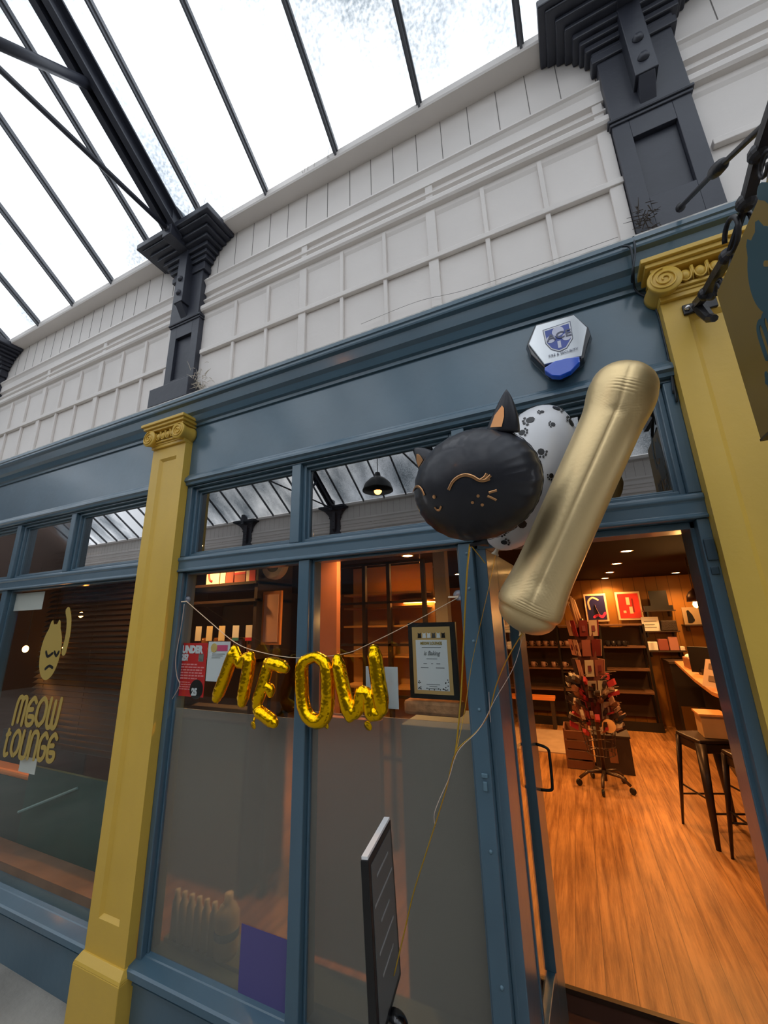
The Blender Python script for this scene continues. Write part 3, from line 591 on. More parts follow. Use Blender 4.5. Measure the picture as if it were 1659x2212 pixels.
# framed notice
FY=1.70
t,x0,x1,z0,z1=poster('framed_notice',[(878,1347),(982,1342),(994,1513),(890,1508)],FY,BLACK,'black framed notice with gold border inside the right of the main window','framed notice',.018)
w=x1-x0; h=z1-z0
B('gold_border',mat('matt_gold_card',(206,166,104),.6),t,(x0+w*.09,x1-w*.11,FY-.002,FY,z0+h*.06,z1-h*.06))
gx0,gx1,gz0,gz1=x0+w*.09,x1-w*.11,z0+h*.06,z1-h*.06; gw=gx1-gx0; gh=gz1-gz0
B('white_sheet',PW,t,(gx0+gw*.09,gx1-gw*.09,FY-.003,FY-.002,gz0+gh*.055,gz1-gh*.2))
cols=[BLACK,PW,PW,mat('slate_print',(70,70,72),.6),PW,BLACK]
for k in range(6):
    mb=MB(); cx=gx0+gw*(.2+.125*k); s=gw*.05; zb=gz1-gh*.17
    mb.extr([(cx-s,FY-.003,zb),(cx+s,FY-.003,zb),(cx+s*.8,FY-.003,zb+s*1.6),(cx+s*.9,FY-.003,zb+s*2.7),(cx+s*.3,FY-.003,zb+s*2.2),(cx-s*.3,FY-.003,zb+s*2.2),(cx-s*.9,FY-.003,zb+s*2.7),(cx-s*.8,FY-.003,zb+s*1.6)],(0,.0008,0)); mb.build('cat_print',cols[k],t)
text('title','MEOW LOUNGE',gh*.06,GD,t,((gx0+gx1)/2,FY-.0045,gz1-gh*.27),X,Z,.001,'CENTER',bold=.0006,sx=.8)
GP=mat('soft_grey_print',(120,126,130),.6)
text('script_line','is Baking',gh*.095,GP,t,((gx0+gx1)/2,FY-.0045,gz1-gh*.43),X,Z,.001,'CENTER',font_shear=.35,sx=.8)
mb=MB()
for (fz,ws) in ((.31,.5),(.48,.28),(.855,.34),(.885,.2),(.915,.28)): mb.box((gx0+gx1)/2-gw*ws/2,(gx0+gx1)/2+gw*ws/2,FY-.0035,FY-.003,gz1-gh*(fz+.008),gz1-gh*fz)
for (fx,fz,ws) in ((.32,.55,.09),(.5,.55,.05),(.66,.55,.1),(.3,.61,.2),(.7,.61,.22)): mb.box(gx0+gw*(fx-ws/2),gx0+gw*(fx+ws/2),FY-.0035,FY-.003,gz1-gh*(fz+.012),gz1-gh*fz)
mb.build('print_lines',GP,t)
mb=MB()
for k in range(26):
    u=random.random(); side=random.choice((0,1,2)); 
    if side<2: px_=gx0+gw*(.11+random.random()*.08) if side==0 else gx1-gw*(.11+random.random()*.08); pz=gz0+gh*(.07+random.random()*.15)
    else: px_=gx0+gw*(.15+.7*u); pz=gz0+gh*(.065+random.random()*.02)
    mb.lathe([(0,0),(gw*.015,0),(gw*.015,.0006),(0,.0006)],(px_,FY-.0038,pz),(0,1,0),8)
mb.build('confetti_print',BLACK,t)
# purple card behind the frosted pane
tag(B('purple_card',mat('muted_purple_card',(88,82,134),.6),None,(-1.465,-1.203,1.637,1.6385,.275,.515)),'plain purple card stuck on the bottom of the left frosted pane','card')
# pale objects behind frosted glass
t=thing('cleaning_bottle',(-1.66,1.78,.29),'white bottle with blue label standing behind the left frosted pane','bottle')
mb=MB(); mb.lathe([(0,0),(.05,0),(.054,.02),(.054,.15),(.04,.18),(.02,.2),(.02,.23),(0,.23)],(-1.66,1.76,.29)); mb.build('body',mat('bottle_white',(225,222,210),.5),t,smooth=True)
mb=MB(); mb.lathe([(.0545,.07),(.0555,.07),(.0555,.1),(.0545,.1)],(-1.66,1.76,.29)); mb.build('label_band',mat('label_blue',(60,120,190),.5),t)
bt=None
for k in range(7):
    p=(-1.97+.05*k,1.735,.44)
    if k==0:
        bt=MB().lathe([(0,-.15),(.02,-.15),(.02,0),(.012,.02),(.012,.045),(0,.045)],p).build('spray_bottle',mat('milk_white',(225,224,216),.5),None,smooth=True)
        bt0=bt.location.copy(); base=Vector(p)
    else:
        bt=bt.copy(); COL.objects.link(bt); bt.location=bt0+Vector(p)-base
    tag(bt,'slim white bottle in the blurred row behind the left frosted pane','bottle','white bottles behind the frosted glass')
B('window_display_shelf',mat('greenish_shelf',(96,112,104),.7),None,(-2.02,-.42,1.72,1.88,.20,.29))
tag(bpy.data.objects['window_display_shelf'],'grey green low display shelf behind the frosted panes','shelf')
tag(B('partition',mat('pinkish_wood_panel',(176,112,86),.6,var=.1),None,(-1.80,-1.50,2.45,2.5,ZF,2.32)),'pinkish brown partition just right of the window mullion','partition')
tag(B('counter_back_panel',mat('terracotta_panel',(226,146,108),.7),None,(-1.40,-.92,1.90,1.94,.3,1.28)),'terracotta panel blurred behind the right frosted pane','panel')
tag(B('grey_cabinet',mat('grey_cabinet',(110,118,118),.6),None,(-.85,-.45,2.0,2.4,ZF,1.25)),'grey cabinet blurred behind the right frosted pane beside the door','cabinet')
# timber shelf with gift boxes, seen above the red notice
DKW=mat('dark_shelf_wood',(48,34,26),.5); 
t=thing('dark_shelf_unit',(-2.5,2.5,ZF),'dark shelf unit holding gift boxes and cards behind the main window','shelf unit')
for z in (2.06,1.93,1.50,1.1): B('shelf',DKW,t,(-3.1,-2.12,2.32,2.75,z-.02,z))
for x in (-3.1,-2.135): B('upright',DKW,t,(x-.015,x+.015,2.34,2.75,ZF,2.3))
B('lower_doors',mat('grey_green_doors',(112,116,104),.6),t,(-3.08,-2.13,2.36,2.40,ZF,1.08)); B('back_panel',mat('tan_back_panel',(150,120,74),.6),t,(-2.85,-2.14,2.72,2.74,1.5,1.93))
PKR=mat('box_red',(196,44,62),.5); BXW=mat('box_white',(226,220,210),.5); BXB=mat('box_brown',(142,74,66),.6)
for k,(x0,x1,hh,m1,lab) in enumerate(((-2.66,-2.52,.125,BXW,'white mug gift box with a pink mug picture, leftmost on the dark shelf'),(-2.51,-2.455,.16,BXW,'narrow white gift box second from left on the dark shelf'),(-2.45,-2.37,.15,BXB,'brown gift box in the middle of the dark shelf'),(-2.36,-2.25,.165,BXB,'tall box with white top and red band, fourth on the dark shelf'),(-2.24,-2.14,.09,PKR,'low red gift box at the right end of the dark shelf'))):
    t=thing('gift_box',((x0+x1)/2,2.36,2.06),lab,'box'); B('carton',m1,t,(x0,x1,2.34,2.44,2.06,2.06+hh),bevel=.002)
    if k==0: mb=MB(); mb.tube(smooth_path([(x0+.06,2.338,2.165),(x0+.03,2.338,2.15),(x0+.04,2.338,2.10),(x0+.07,2.338,2.085)],4),.009,6); mb.build('mug_picture',PKR,t)
    if k==3: B('top_wrap',BXW,t,(x0-.001,x1+.001,2.339,2.441,2.135,2.2255)); B('red_band',PKR,t,(x0-.0015,x1+.0015,2.3385,2.4415,2.12,2.137))
    if k==4: B('side_label',BXW,t,(x0-.0005,x0+.03,2.3395,2.34,2.062,2.148))
for k,(x,c) in enumerate(((-2.72,BXW),(-2.6,mat('cream_card',(222,206,170),.6)),(-2.47,mat('cream_card',(222,206,170),.6)),(-2.33,PW),(-2.2,BXW))):
    t=thing('tea_jar',(x,2.42,1.5),['pale card jar at the left end of the tea row behind the window','cream labelled jar second in the tea row behind the window','cream labelled jar in the middle of the tea row','white labelled jar with a teal foot, fourth in the tea row','white and pink labelled jar at the right end of the tea row'][k],'jar','tea jars on the dark shelf')
    mb=MB(); mb.lathe([(0,0),(.048,0),(.05,.02),(.05,.13),(.04,.15),(0,.15)],(x,2.42,1.5)); mb.build('glass_body',mat('amber_glass',(150,100,60),.15,trans=.5),t,smooth=True)
    B('card_label',c,t,(x-.032,x+.032,2.362,2.365,1.63,1.74)); 
    if k>2: B('label_foot',PKR if k==4 else mat('teal_print',(60,130,140),.6),t,(x-.032,x+.032,2.3615,2.362,1.63,1.652))
t=thing('wall_clock',(-2.0,2.4,2.0),'cream rounded clock case beside the window mullion','clock')
mb=MB(); mb.lathe([(0,0),(.1,0),(.11,.015),(.11,.06),(0,.06)],(-2.03,2.38,2.18),(0,1,0),28); mb.build('case',mat('cream_plastic',(214,204,186),.4),t,bevel=0)
mb=MB(); mb.lathe([(0,0),(.06,0),(.06,.003),(0,.003)],(-2.02,2.376,2.18),(0,1,0),24); mb.build('face',mat('grey_dial',(90,86,80),.5),t)
t=thing('framed_picture',(-2.06,2.4,1.6),'orange wood framed notice left of the window mullion','framed picture')
B('frame',mat('orange_wood',(190,120,60),.5),t,(-2.10,-1.93,2.38,2.4,1.6,1.98)); B('wall_stay',DKW,t,(-2.03,-2.0,2.4,2.46,ZF,1.98)); B('print',mat('pinkish_print',(196,150,124),.6),t,(-2.08,-1.95,2.376,2.38,1.62,1.955))
# glazed cabinet with warm lit shelves
t=thing('glazed_cabinet',(-1.6,3.4,ZF),'dark framed glazed cabinet with warm lit shelves behind the main window','cabinet')
B('back',mat('warm_tan_back',(176,136,84),.6),t,(-1.94,-1.12,3.48,3.5,ZF,2.25))
mb=MB()
for x in (-1.95,-1.68,-1.44,-1.12): mb.box(x-.016,x+.016,3.2,3.24,ZF,2.25)
for z in (2.24,1.9,1.55,1.15,.7): mb.box(-1.95,-1.12,3.2,3.23,z-.01,z+.01)
mb.build('door_frame',DKW,t)
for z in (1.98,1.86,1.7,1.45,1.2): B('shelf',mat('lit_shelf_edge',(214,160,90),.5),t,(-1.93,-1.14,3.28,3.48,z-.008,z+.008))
B('pillar',mat('pale_grey_paint',(176,170,160),.6),None,(-1.02,-.92,3.2,3.3,ZF,ZC)); tag(bpy.data.objects['pillar'],'pale grey square post behind the framed notice','post')
t=thing('disc_pendant',(-1.24,3.5,1.9),'flat warm glowing disc pendant lamp on a thin rod inside','pendant lamp')
mb=MB(); mb.lathe([(0,0),(.19,0),(.225,.008),(.225,.016),(.17,.03),(0,.04)],(-1.24,3.5,1.90),(0,0,1),40); mb.build('disc_shade',mat('brass_disc',(220,160,80),.3,metal=.6),t,smooth=False)
mb=MB(); mb.lathe([(0,0),(.17,0),(.17,.003),(0,.003)],(-1.24,3.5,1.896),(0,0,1),40); mb.build('glowing_underside',mat('disc_glow',(255,210,140),.5,emit=(255,180,96),estr=5),t)
mb=MB(); mb.tube([(-1.24,3.5,1.92),(-1.24,3.5,ZC)],.006,8); mb.build('rod',mat('pinkish_rod',(170,140,124),.4),t)
tag(B('wooden_offcut',mat('crumbly_cork',(196,140,96),.9,var=.4,vscale=25,bump=.8,bscale=30),None,(-.71,-.46,1.70,1.78,1.362,1.42),bevel=.015),'crumbly cork log under the framed notice at the window','log')
# ------------------------------------------------------------------ downlights
def downlight(x,y,lab,power=17,first=[None]):
    if first[0] is None:
        t=thing('downlight',(x,y,ZC),lab,'downlight','recessed ceiling downlights')
        mb=MB(); mb.lathe([(.046,-.004),(.06,-.006),(.065,0),(.046,0)],(x,y,ZC),(0,0,1),20); mb.build('trim_ring',mat('brass_ring',(190,160,110),.3,metal=.7),t,smooth=True)
        mb=MB(); mb.lathe([(0,0),(.046,0),(.046,.002),(0,.002)],(x,y,ZC-.004),(0,0,1),20); mb.build('lens',EM,t); first[0]=t
    else:
        t=copy_tree(first[0]); t.location=(x,y,ZC); t['label']=lab
    ld=bpy.data.lights.new('downlight_lamp','SPOT'); ld.energy=power; ld.color=(1,.47,.14); ld.spot_size=2.5; ld.spot_blend=.7; ld.shadow_soft_size=.04
    lo=bpy.data.objects.new('downlight_lamp',ld); COL.objects.link(lo); lo.parent=t; lo.location=(0,0,-.02)
    return t
ords=['nearest','second','third','fourth','farthest']
for k,y in enumerate((3.47,4.46,5.51,6.6,7.62)): downlight(.54,y,ords[k]+' downlight in the middle row seen through the doorway')
for k,y in enumerate((6.31,7.39)): downlight(1.48,y,('nearer','farther')[k]+' of the two downlights at right through the doorway')
for k,y in enumerate((3.52,4.49,5.42)): downlight(-1.37,y,['nearest','second','third'][k]+' downlight of the row seen through the main window')
downlight(-1.29,2.37,'downlight close behind the top of the glass, above the framed notice',5); downlight(-2.55,2.12,'added downlight that brightens the gift boxes on the dark shelf',2.2)  # the lamp over the gift boxes is added to brighten them
for k,y in enumerate((3.0,4.4)): downlight(-3.2,y,('nearer','farther')[k]+' downlight behind the left shop window')
# ------------------------------------------------------------------ through the doorway
FY_=7.62
t=thing('shelf_rack',(.0,7.6,ZF),'long dark metal shelf rack along the back wall','shelf rack')
SHW=mat('shelf_board_brown',(104,72,50),.5)
for z in (1.60,1.27,.94,.62): B('shelf',SHW,t,(-1.6,.93,7.42,7.8,z-.02,z))
mb=MB()
for x in (-1.6,-.95,-.3,.33,.93):
    for y in (7.42,7.78): mb.box(x-.015,x+.015,y-.012,y+.012,ZF,1.60)
mb.build('upright',mat('rack_black_steel',(30,24,22),.5,metal=.5),t)
B('kick_plate',BLACK,t,(-1.6,.95,7.40,7.42,ZF,.22)); B('back_panel',mat('rack_back',(64,44,30),.7),t,(-1.6,.93,7.80,7.81,.22,1.55))
cup=None; cm=mat('stoneware_cup',(150,112,96),.4)
CUPS=[(-.95+.11*k,1.27,'upper') for k in range(9)]+[(-.9+.16*k,.94,'lower') for k in range(6)]+[(.42+.075*k,1.27,'dark') for k in range(4)]
for k,(x,z,w_) in enumerate(CUPS):
    if cup is None or (w_=='dark' and CUPS[k-1][2]!='dark'):
        t=thing('cup',(x,7.5,z),None,'cup'); m_=cm if w_!='dark' else mat('gloss_dark_cup',(40,36,40),.1)
        mb=MB(); mb.lathe([(0,.0),(.028,0),(.036,.03),(.038,.085),(.034,.085),(.032,.02),(0,.01)],(x,7.5,z),n=14); mb.build('bowl',m_,t,smooth=True)
        mb=MB(); mb.tube(smooth_path([(x+.034,7.5,z+.07),(x+.06,7.5,z+.06),(x+.058,7.5,z+.03),(x+.034,7.5,z+.02)],3),.005,6); mb.build('handle',m_,t,smooth=True); cup=t
    else: t=copy_tree(cup); t.location=(x,7.5,z)
    tag(t,{'upper':'pinkish cup in the row on the upper left rack shelf','lower':'pinkish cup in the row on the second rack shelf down','dark':'glossy dark cup on the rack shelf below the blue poster'}[w_],'cup',{'upper':'cups on the upper rack shelf','lower':'cups on the second rack shelf','dark':'dark cups below the posters'}[w_])
# art posters (plain stand-ins)
def art(name,x0,x1,z0,z1,m,label):
    t=thing(name,((x0+x1)/2,7.8,z0),label,'poster'); B('white_frame',mat('cream_frame',(226,196,160),.5),t,(x0,x1,7.79,7.81,z0,z1),bevel=.003); B('print',m,t,(x0+.028,x1-.028,7.786,7.79,z0+.03,z1-.03)); return t
t=art('art_poster',.18,.515,1.645,2.10,mat('navy_print',(30,26,80),.4),'navy art poster in a cream frame, left of the two on the back rack')
mb=MB(); ribbon(mb,[(.25,7.785,1.85),(.24,7.785,1.97),(.31,7.785,2.04),(.39,7.785,2.0)],.014,(0,-1,0),.001); mb.tube([(.33,7.785,1.93),(.345,7.785,1.86),(.38,7.785,1.76)],[.02,.03,.035],8,flat=.1); mb.build('pale_figure',mat('pale_tan_print',(220,180,150),.5),t)
mb=MB(); ribbon(mb,[(.3,7.785,1.72),(.36,7.785,1.75),(.42,7.785,1.72),(.47,7.785,1.78)],.02,(0,-1,0),.001); mb.build('pink_scribble',mat('hot_pink_print',(220,50,110),.5),t)
t=art('art_poster',.655,1.01,1.66,2.11,mat('scarlet_print',(205,36,30),.4),'red art poster in a cream frame, right of the navy one')
B('tan_bar',mat('pale_tan_print',(220,180,150),.5),t,(.80,.85,7.784,7.786,1.90,2.02),(.83,.88,7.784,7.786,1.76,1.87),(.74,.78,7.784,7.786,1.77,1.81)); B('dark_bar',mat('dark_red_print',(120,20,20),.5),t,(.875,.90,7.784,7.786,1.78,2.0))
# wall shelves right of the posters
for z,x0,x1,lab in ((1.80,1.0,1.42,'topmost small dark wall shelf right of the red poster'),(1.49,.95,1.42,'middle small dark wall shelf holding a white card'),(1.20,.95,1.45,'lowest small dark wall shelf with stacked packets'),(1.575,1.5,2.15,'long wall shelf under the pendant bulb at right')):
    t=thing('wall_shelf',((x0+x1)/2,7.75,z-.02),lab,'wall shelf'); B('board',DKW,t,(x0,x1,7.6,7.86,z-.02,z)); B('bracket',BLACK,t,(x0+.05,x0+.07,7.7,7.86,z-.1,z-.02)); B('bracket',BLACK,t,(x1-.07,x1-.05,7.7,7.86,z-.1,z-.02))
t=thing('black_sign',(1.22,7.7,1.8),'small black sign standing on the topmost wall shelf','sign'); B('plate',BLACK,t,(1.12,1.36,7.68,7.7,1.87,2.1)); B('stand',BLACK,t,(1.02,1.4,7.64,7.74,1.80,1.87))
t=thing('white_card',(1.06,7.66,1.49),'white card standing on the middle wall shelf','card'); B('sheet',PW,t,(.95,1.18,7.66,7.665,1.49,1.70)); B('print_lines',GP,t,(.98,1.15,7.657,7.66,1.63,1.64),(.99,1.12,7.657,7.66,1.58,1.59),(.98,1.14,7.657,7.66,1.54,1.55))
tag(B('wire_basket',mat('dark_basket',(46,36,32),.6,bump=.8,bscale=60),None,(1.2,1.4,7.62,7.75,1.49,1.64),bevel=.01),'dark basket beside the white card on the middle wall shelf','basket')
for k,(x0,x1,hh,m_) in enumerate(((.97,1.1,.13,PW),(1.11,1.24,.17,BXB),(1.25,1.37,.2,mat('rosy_packet',(176,120,110),.6)),(1.38,1.44,.06,BXW))):
    tag(B('snack_packet',m_,None,(x0,x1,7.62,7.72,1.20,1.20+hh),bevel=.01),['white packet at the left of the lowest wall shelf','brown packet second on the lowest wall shelf','tall rosy packet on the lowest wall shelf','small cream packet at the right end of the lowest wall shelf'][k],'packet')
t=thing('picture_ledge_print',(1.8,7.7,1.575),'landscape picture with a black bird shape on the long wall shelf','picture'); B('print',mat('pale_landscape',(150,130,104),.5),t,(1.52,2.1,7.72,7.74,1.575,1.83)); 
mb=MB(); mb.extr([(1.57,7.715,1.60),(1.62,7.715,1.60),(1.66,7.715,1.64),(1.64,7.715,1.72),(1.60,7.715,1.79),(1.575,7.715,1.78)],(0,.004,0)); mb.build('bird_shape',BLACK,t)
# dark side cabinet
t=thing('side_cabinet',(1.35,7.4,ZF),'dark glass fronted cabinet at the far end of the counter','cabinet')
B('carcass',mat('near_black_wood',(34,28,26),.4),t,(1.14,1.62,7.2,7.75,ZF,1.05)); B('glass_door',mat('amber_door',(96,66,30),.2),t,(1.17,1.36,7.19,7.2,.2,.5),(1.39,1.59,7.19,7.2,.2,.5)); B('top',DKW,t,(1.13,1.64,7.18,7.77,1.05,1.08))
# counter
t=thing('counter',(1.3,5.2,ZF),'dark counter with a warm wood top at the right of the shop','counter')
CT=[(1.17,7.0),(1.0,5.2),(.95,4.4),(.98,4.15),(1.08,4.05),(2.0,4.05),(2.0,7.0)]
mb=MB(); mb.extr([(x,y,1.075) for x,y in CT],(0,0,.035)); mb.build('worktop',mat('counter_wood',(190,130,80),.4,var=.15),t,bevel=.004)
mb=MB(); mb.extr([(x+(.24 if x<1.5 else 0),y+(.2 if y<4.3 else 0),ZF) for x,y in CT],(0,0,.98)); mb.build('body',mat('near_black_wood',(34,28,26),.4),t)
def book(name,p,X_,Y_,Z_,m,label,cat,extra=None):
    t=thing(name,p,label,cat); mb=MB(); mb.obox(p,X_,Y_,Z_); mb.build('board',m,t)
    if extra: extra(t)
    return t
zc=1.11
t=thing('menu_stand',(1.12,4.55,zc),'tilted open menu board with prints standing on the counter','menu stand')
mb=MB(); mb.obox((1.07,4.62,zc+.115),(.075,-.085,0),(.04,.03,.11),(-.004,.003,0)); mb.build('board',mat('menu_grey',(190,160,140),.5),t)
mb=MB(); 
for a,b in ((-.4,.5),(.3,.6),(-.3,-.4),(.4,-.1)): mb.obox(Vector((1.065,4.615,zc+.115))+Vector((.075,-.085,0))*a+Vector((.04,.03,.11))*b,(.018,-.02,0),(.008,.006,.022),(-.006,.004,0))
mb.build('print_block',mat('menu_dark_print',(110,84,66),.6),t)
t=thing('list_stand',(1.1,4.25,zc),'small wooden framed list standing at the near end of the counter','list stand')
mb=MB(); mb.obox((1.09,4.33,zc+.09),(.055,-.06,0),(.015,.012,.09),(-.006,.005,0)); mb.build('frame',mat('orange_wood',(190,120,60),.5),t)
mb=MB(); mb.obox((1.084,4.322,zc+.09),(.042,-.046,0),(.012,.01,.075),(-.006,.005,0)); mb.build('list',mat('list_tan',(196,170,130),.6),t)
t=thing('till_screen',(1.2,5.6,zc),'black till screen standing on the counter','till'); mb=MB(); mb.obox((1.19,5.5,zc+.15),(.11,-.08,0),(.0,.0,.13),(-.015,-.02,.0)); mb.build('screen',BLACK,t,bevel=.004); B('foot',BLACK,t,(1.13,1.25,5.46,5.58,zc,zc+.06))
t=thing('tablet_stand',(1.15,6.2,zc),'brown display tray with white crumpled paper on the counter','tray'); B('tray',mat('tray_brown',(150,96,64),.5),t,(1.14,1.38,5.95,6.3,zc,zc+.12),bevel=.01)
mb=MB()
for k in range(9): mb.sphere((1.22+random.uniform(-.06,.1),6.1+random.uniform(-.1,.1),zc+.13+random.uniform(0,.06)),.045,8,6,(1,1.3,.7))
mb.build('crumpled_paper',PW,t)
t=thing('dried_bouquet',(1.33,4.9,zc),'pot with spiky dried flowers on the counter','plant pot'); mb=MB(); mb.lathe([(0,0),(.06,0),(.08,.15),(.07,.15),(0,.12)],(1.33,4.9,zc)); mb.build('pot',mat('terracotta_pot',(150,92,70),.7),t,smooth=True)
mb=MB()
for k in range(40):
    a=random.uniform(0,2*PI); e=random.uniform(.1,.5); d=Vector((math.cos(a)*e,math.sin(a)*e,1)).normalized(); q=Vector((1.33,4.9,zc+.12)); mb.tube([q,q+d*.12,q+d*.2+Vector((0,0,-.01))],[.004,.008,.001],5)
mb.build('dried_flowers',mat('dried_petals',(220,160,110),.8),t)
tag(B('soap_block',BXW,None,(1.06,1.15,4.95,5.1,zc,zc+.03),bevel=.006),'small cream slab lying at the counter edge','slab')
# display table with box and confetti basket
t=thing('cardboard_box',(.9,4.32,.792),'tan cardboard box with an orange lid on the seat of the left bar stool','box'); B('carton',mat('tan_carton',(196,150,100),.7,var=.1),t,(.80,.97,4.22,4.42,.792,.95),bevel=.003); B('lid',mat('orange_lid',(210,140,80),.6),t,(.79,.98,4.21,4.43,.95,.965))
cf=MB()
for k in range(170):
    q=Vector((1.0+random.uniform(-.09,.09),3.84+random.uniform(-.09,.09),.805+random.uniform(0,.10))); cf.obox(q,Vector((random.gauss(0,1),random.gauss(0,1),random.gauss(0,1))).normalized()*.012,Vector((random.gauss(0,1),random.gauss(0,1),random.gauss(0,1))).normalized()*.006,Vector((0,0,.002)))
tag(cf.build('shredded_paper',mat('shred',(214,186,150),.6),None),'heap of shredded paper filler on the seat of the right bar stool','paper filler',kind='stuff')
# bar stools
def stool(x,y,rz,lab):
    t=thing('bar_stool',(0,0,0),lab,'stool','dark metal bar stools'); SM=mat('gunmetal',(58,46,42),.32,metal=.55)
    mb=MB(); mb.extr([(-.15,-.15,.665),(.15,-.15,.665),(.15,.15,.665),(-.15,.15,.665)],(0,0,.03)); mb.box(-.145,.145,-.145,.145,.60,.666); mb.build('seat',SM,t,bevel=.01)
    for sx in (-1,1):
        for sy in (-1,1):
            mb=MB(); a=Vector((sx*.135,sy*.135,.67)); b=Vector((sx*.2,sy*.2,0)); mb.tube([a,a.lerp(b,.5),b],[.038,.028,.016],8,flat=.55,up=(sx,sy,0)); mb.build('leg',SM,t,smooth=True)
    mb=MB()
    for z,f in ((.22,.18),(.3,.172)):
        c=[(-f,-f,z),(f,-f,z),(f,f,z),(-f,f,z)]
        for i in range(4):
            if (z==.22)==(i%2==0): mb.tube([c[i],c[(i+1)%4]],.007,6)
    mb.build('footrest',SM,t); t.location=(x,y,ZF); t.rotation_euler=(0,0,rz); return t
stool(.83,4.32,.35,'bar stool nearer the doorway centre, left of the two at the counter')
stool(1.01,3.84,.25,'bar stool half hidden behind the right door jamb')
# pendant bulb
bp=Vector((1.20,5.4,1.86))
t=thing('pendant_bulb',(bp.x,bp.y,bp.z-.06),'glowing teardrop bulb under a dark shade hanging over the counter','pendant lamp')
mb=MB(); mb.lathe([(0,-.065),(.02,-.055),(.03,-.03),(.022,.0),(.012,.03),(0,.035)],bp,n=16); mb.build('bulb',BULB,t,smooth=True)
mb=MB(); mb.lathe([(.075,.0),(.07,.06),(.04,.11),(.012,.13),(.012,.14),(.005,.14)],bp,n=24); mb.build('shade',mat('dark_bronze_shade',(60,36,24),.4,metal=.4),t,smooth=True)
mb=MB(); mb.tube([bp+Vector((0,0,.13)),Vector((bp.x,bp.y,ZC))],.004,6); mb.build('cord',BLACK,t)
pl=bpy.data.lights.new('bulb_lamp','POINT'); pl.energy=9; pl.color=(1,.5,.15); pl.shadow_soft_size=.03; po=bpy.data.objects.new('bulb_lamp',pl); COL.objects.link(po); po.parent=t; po.location=(0,0,-.03)
# door mat rug
tag(B('rug',mat('grey_brown_rug',(168,140,116),.95,var=.15,bump=.3,bscale=80),None,(-1.15,-.32,5.95,7.05,ZF,ZF+.012)),'grey brown rug on the floorboards left of the card rack','rug')
# wooden bench far left through door
t=thing('bench',(-.9,7.2,ZF),'low bench with an orange seat by the back rack','bench'); B('seat',mat('orange_seat',(226,160,80),.6),t,(-1.2,-.45,7.1,7.35,.50,.54)); B('leg',DKW,t,(-1.15,-1.1,7.12,7.33,ZF,.5)); B('leg',DKW,t,(-.52,-.47,7.12,7.33,ZF,.5))
# rack of cards on castors
RC=Vector((.06,5.02,ZF))
t=thing('card_spinner',RC,'spinning rack of greeting cards and trinkets on castors inside the shop','card rack')
RM=mat('rack_grey_steel',(84,66,54),.35,metal=.6)
mb=MB(); mb.tube([RC+Vector((0,0,.06)),RC+Vector((0,0,1.62))],.02,10); mb.build('pole',RM,t,smooth=True)
for k in range(5):
    a=-PI/2-.15+k*2*PI/5; d=Vector((math.cos(a),math.sin(a),0)); lg=MB(); lg.tube([RC+Vector((0,0,.14)),RC+d*.15+Vector((0,0,.13)),RC+d*.235+Vector((0,0,.07))],[.02,.016,.014],8); l=lg.build('foot_arm',RM,t,smooth=True)
    q=RC+d*.245+Vector((0,0,.03)); cs=MB(); cs.lathe([(0,-.012),(.026,-.012),(.03,-.006),(.03,.006),(.026,.012),(0,.012)],q,(d.y,-d.x,0),14); cs.build('castor',BLACK,l,smooth=False)
mb=MB()
for z,r in ((.40,.13),(.48,.14),(.56,.15),(.64,.16)): 
    mb.tube([RC+Vector((r*math.cos(2*PI*i/20),r*math.sin(2*PI*i/20),z-ZF)) for i in range(21)],.004,5)
for i in range(10): a=2*PI*i/10; mb.tube([RC+Vector((.12*math.cos(a),.12*math.sin(a),.30)),RC+Vector((.16*math.cos(a),.16*math.sin(a),.55))],.004,5)
mb.build('wire_basket',RM,t)
# card column faces
PALC=[(176,136,120),(160,140,126),(140,36,44),(180,168,150),(44,32,40),(130,74,66),(170,116,100),(90,24,26)]
ca=MB(); 
B('card_core',mat('core_brown',(90,44,34),.6),t,(RC.x-.09,RC.x+.09,RC.y-.09,RC.y+.09,.72,1.66))
for i in range(4):
    th=.45+i*PI/2; d=Vector((math.cos(th-PI/2),math.sin(th-PI/2),0)); r_=Vector((-d.y,d.x,0))
    for j in range(5):
        for s in (-1,1):
            c=RC+d*.12+r_*(s*.052)+Vector((0,0,.72+.2*j)); m_=mat('card_%d'%((i*3+j*2+s)%8),PALC[(i*3+j*2+s)%8],.5)
            cb=MB(); cb.obox(c,r_*.045,d*.003,Vector((0,0,.082))+d*.012); o=cb.build('greeting_card',m_,t)
            if (j+i)%2==0:
                db=MB(); db.obox(c+d*.006,r_*.018,d*.001,Vector((0,0,.03))); db.build('card_motif',mat('motif_dark',(90,30,40),.6),o)
tr=MB(); trm={}
for k in range(150):
    a=random.uniform(0,2*PI); r=random.uniform(.14,.25); z=random.uniform(.62,1.12); 
    if math.cos(a)>.3 and z>1.1: continue
    c=RC+Vector((r*math.cos(a),r*math.sin(a),z-ZF)); key=random.choice(((170,44,54),(170,134,116),(44,36,42),(120,76,56),(205,190,170),(50,34,30)))
    d=Vector((math.cos(a),math.sin(a),0)); u=Vector((0,0,1)); w_=d.cross(u)
    trm.setdefault(key,MB()).obox(c,d*random.uniform(.01,.05)+u*.02,w_*random.uniform(.008,.025),u*random.uniform(.008,.03)+d*random.uniform(-.01,.01))
for key,mb in trm.items(): o=mb.build('trinket_cluster',mat('trinket_%d_%d'%(key[0],key[1]),key,.5),t); o['kind']='stuff'
mb=MB()
for z in (.7,.85,1.0,1.15): 
    for i in range(6): a=2*PI*i/6+.3; mb.tube([RC+Vector((0,0,z-ZF)),RC+Vector((.27*math.cos(a),.27*math.sin(a),z-ZF+.02))],.004,5)
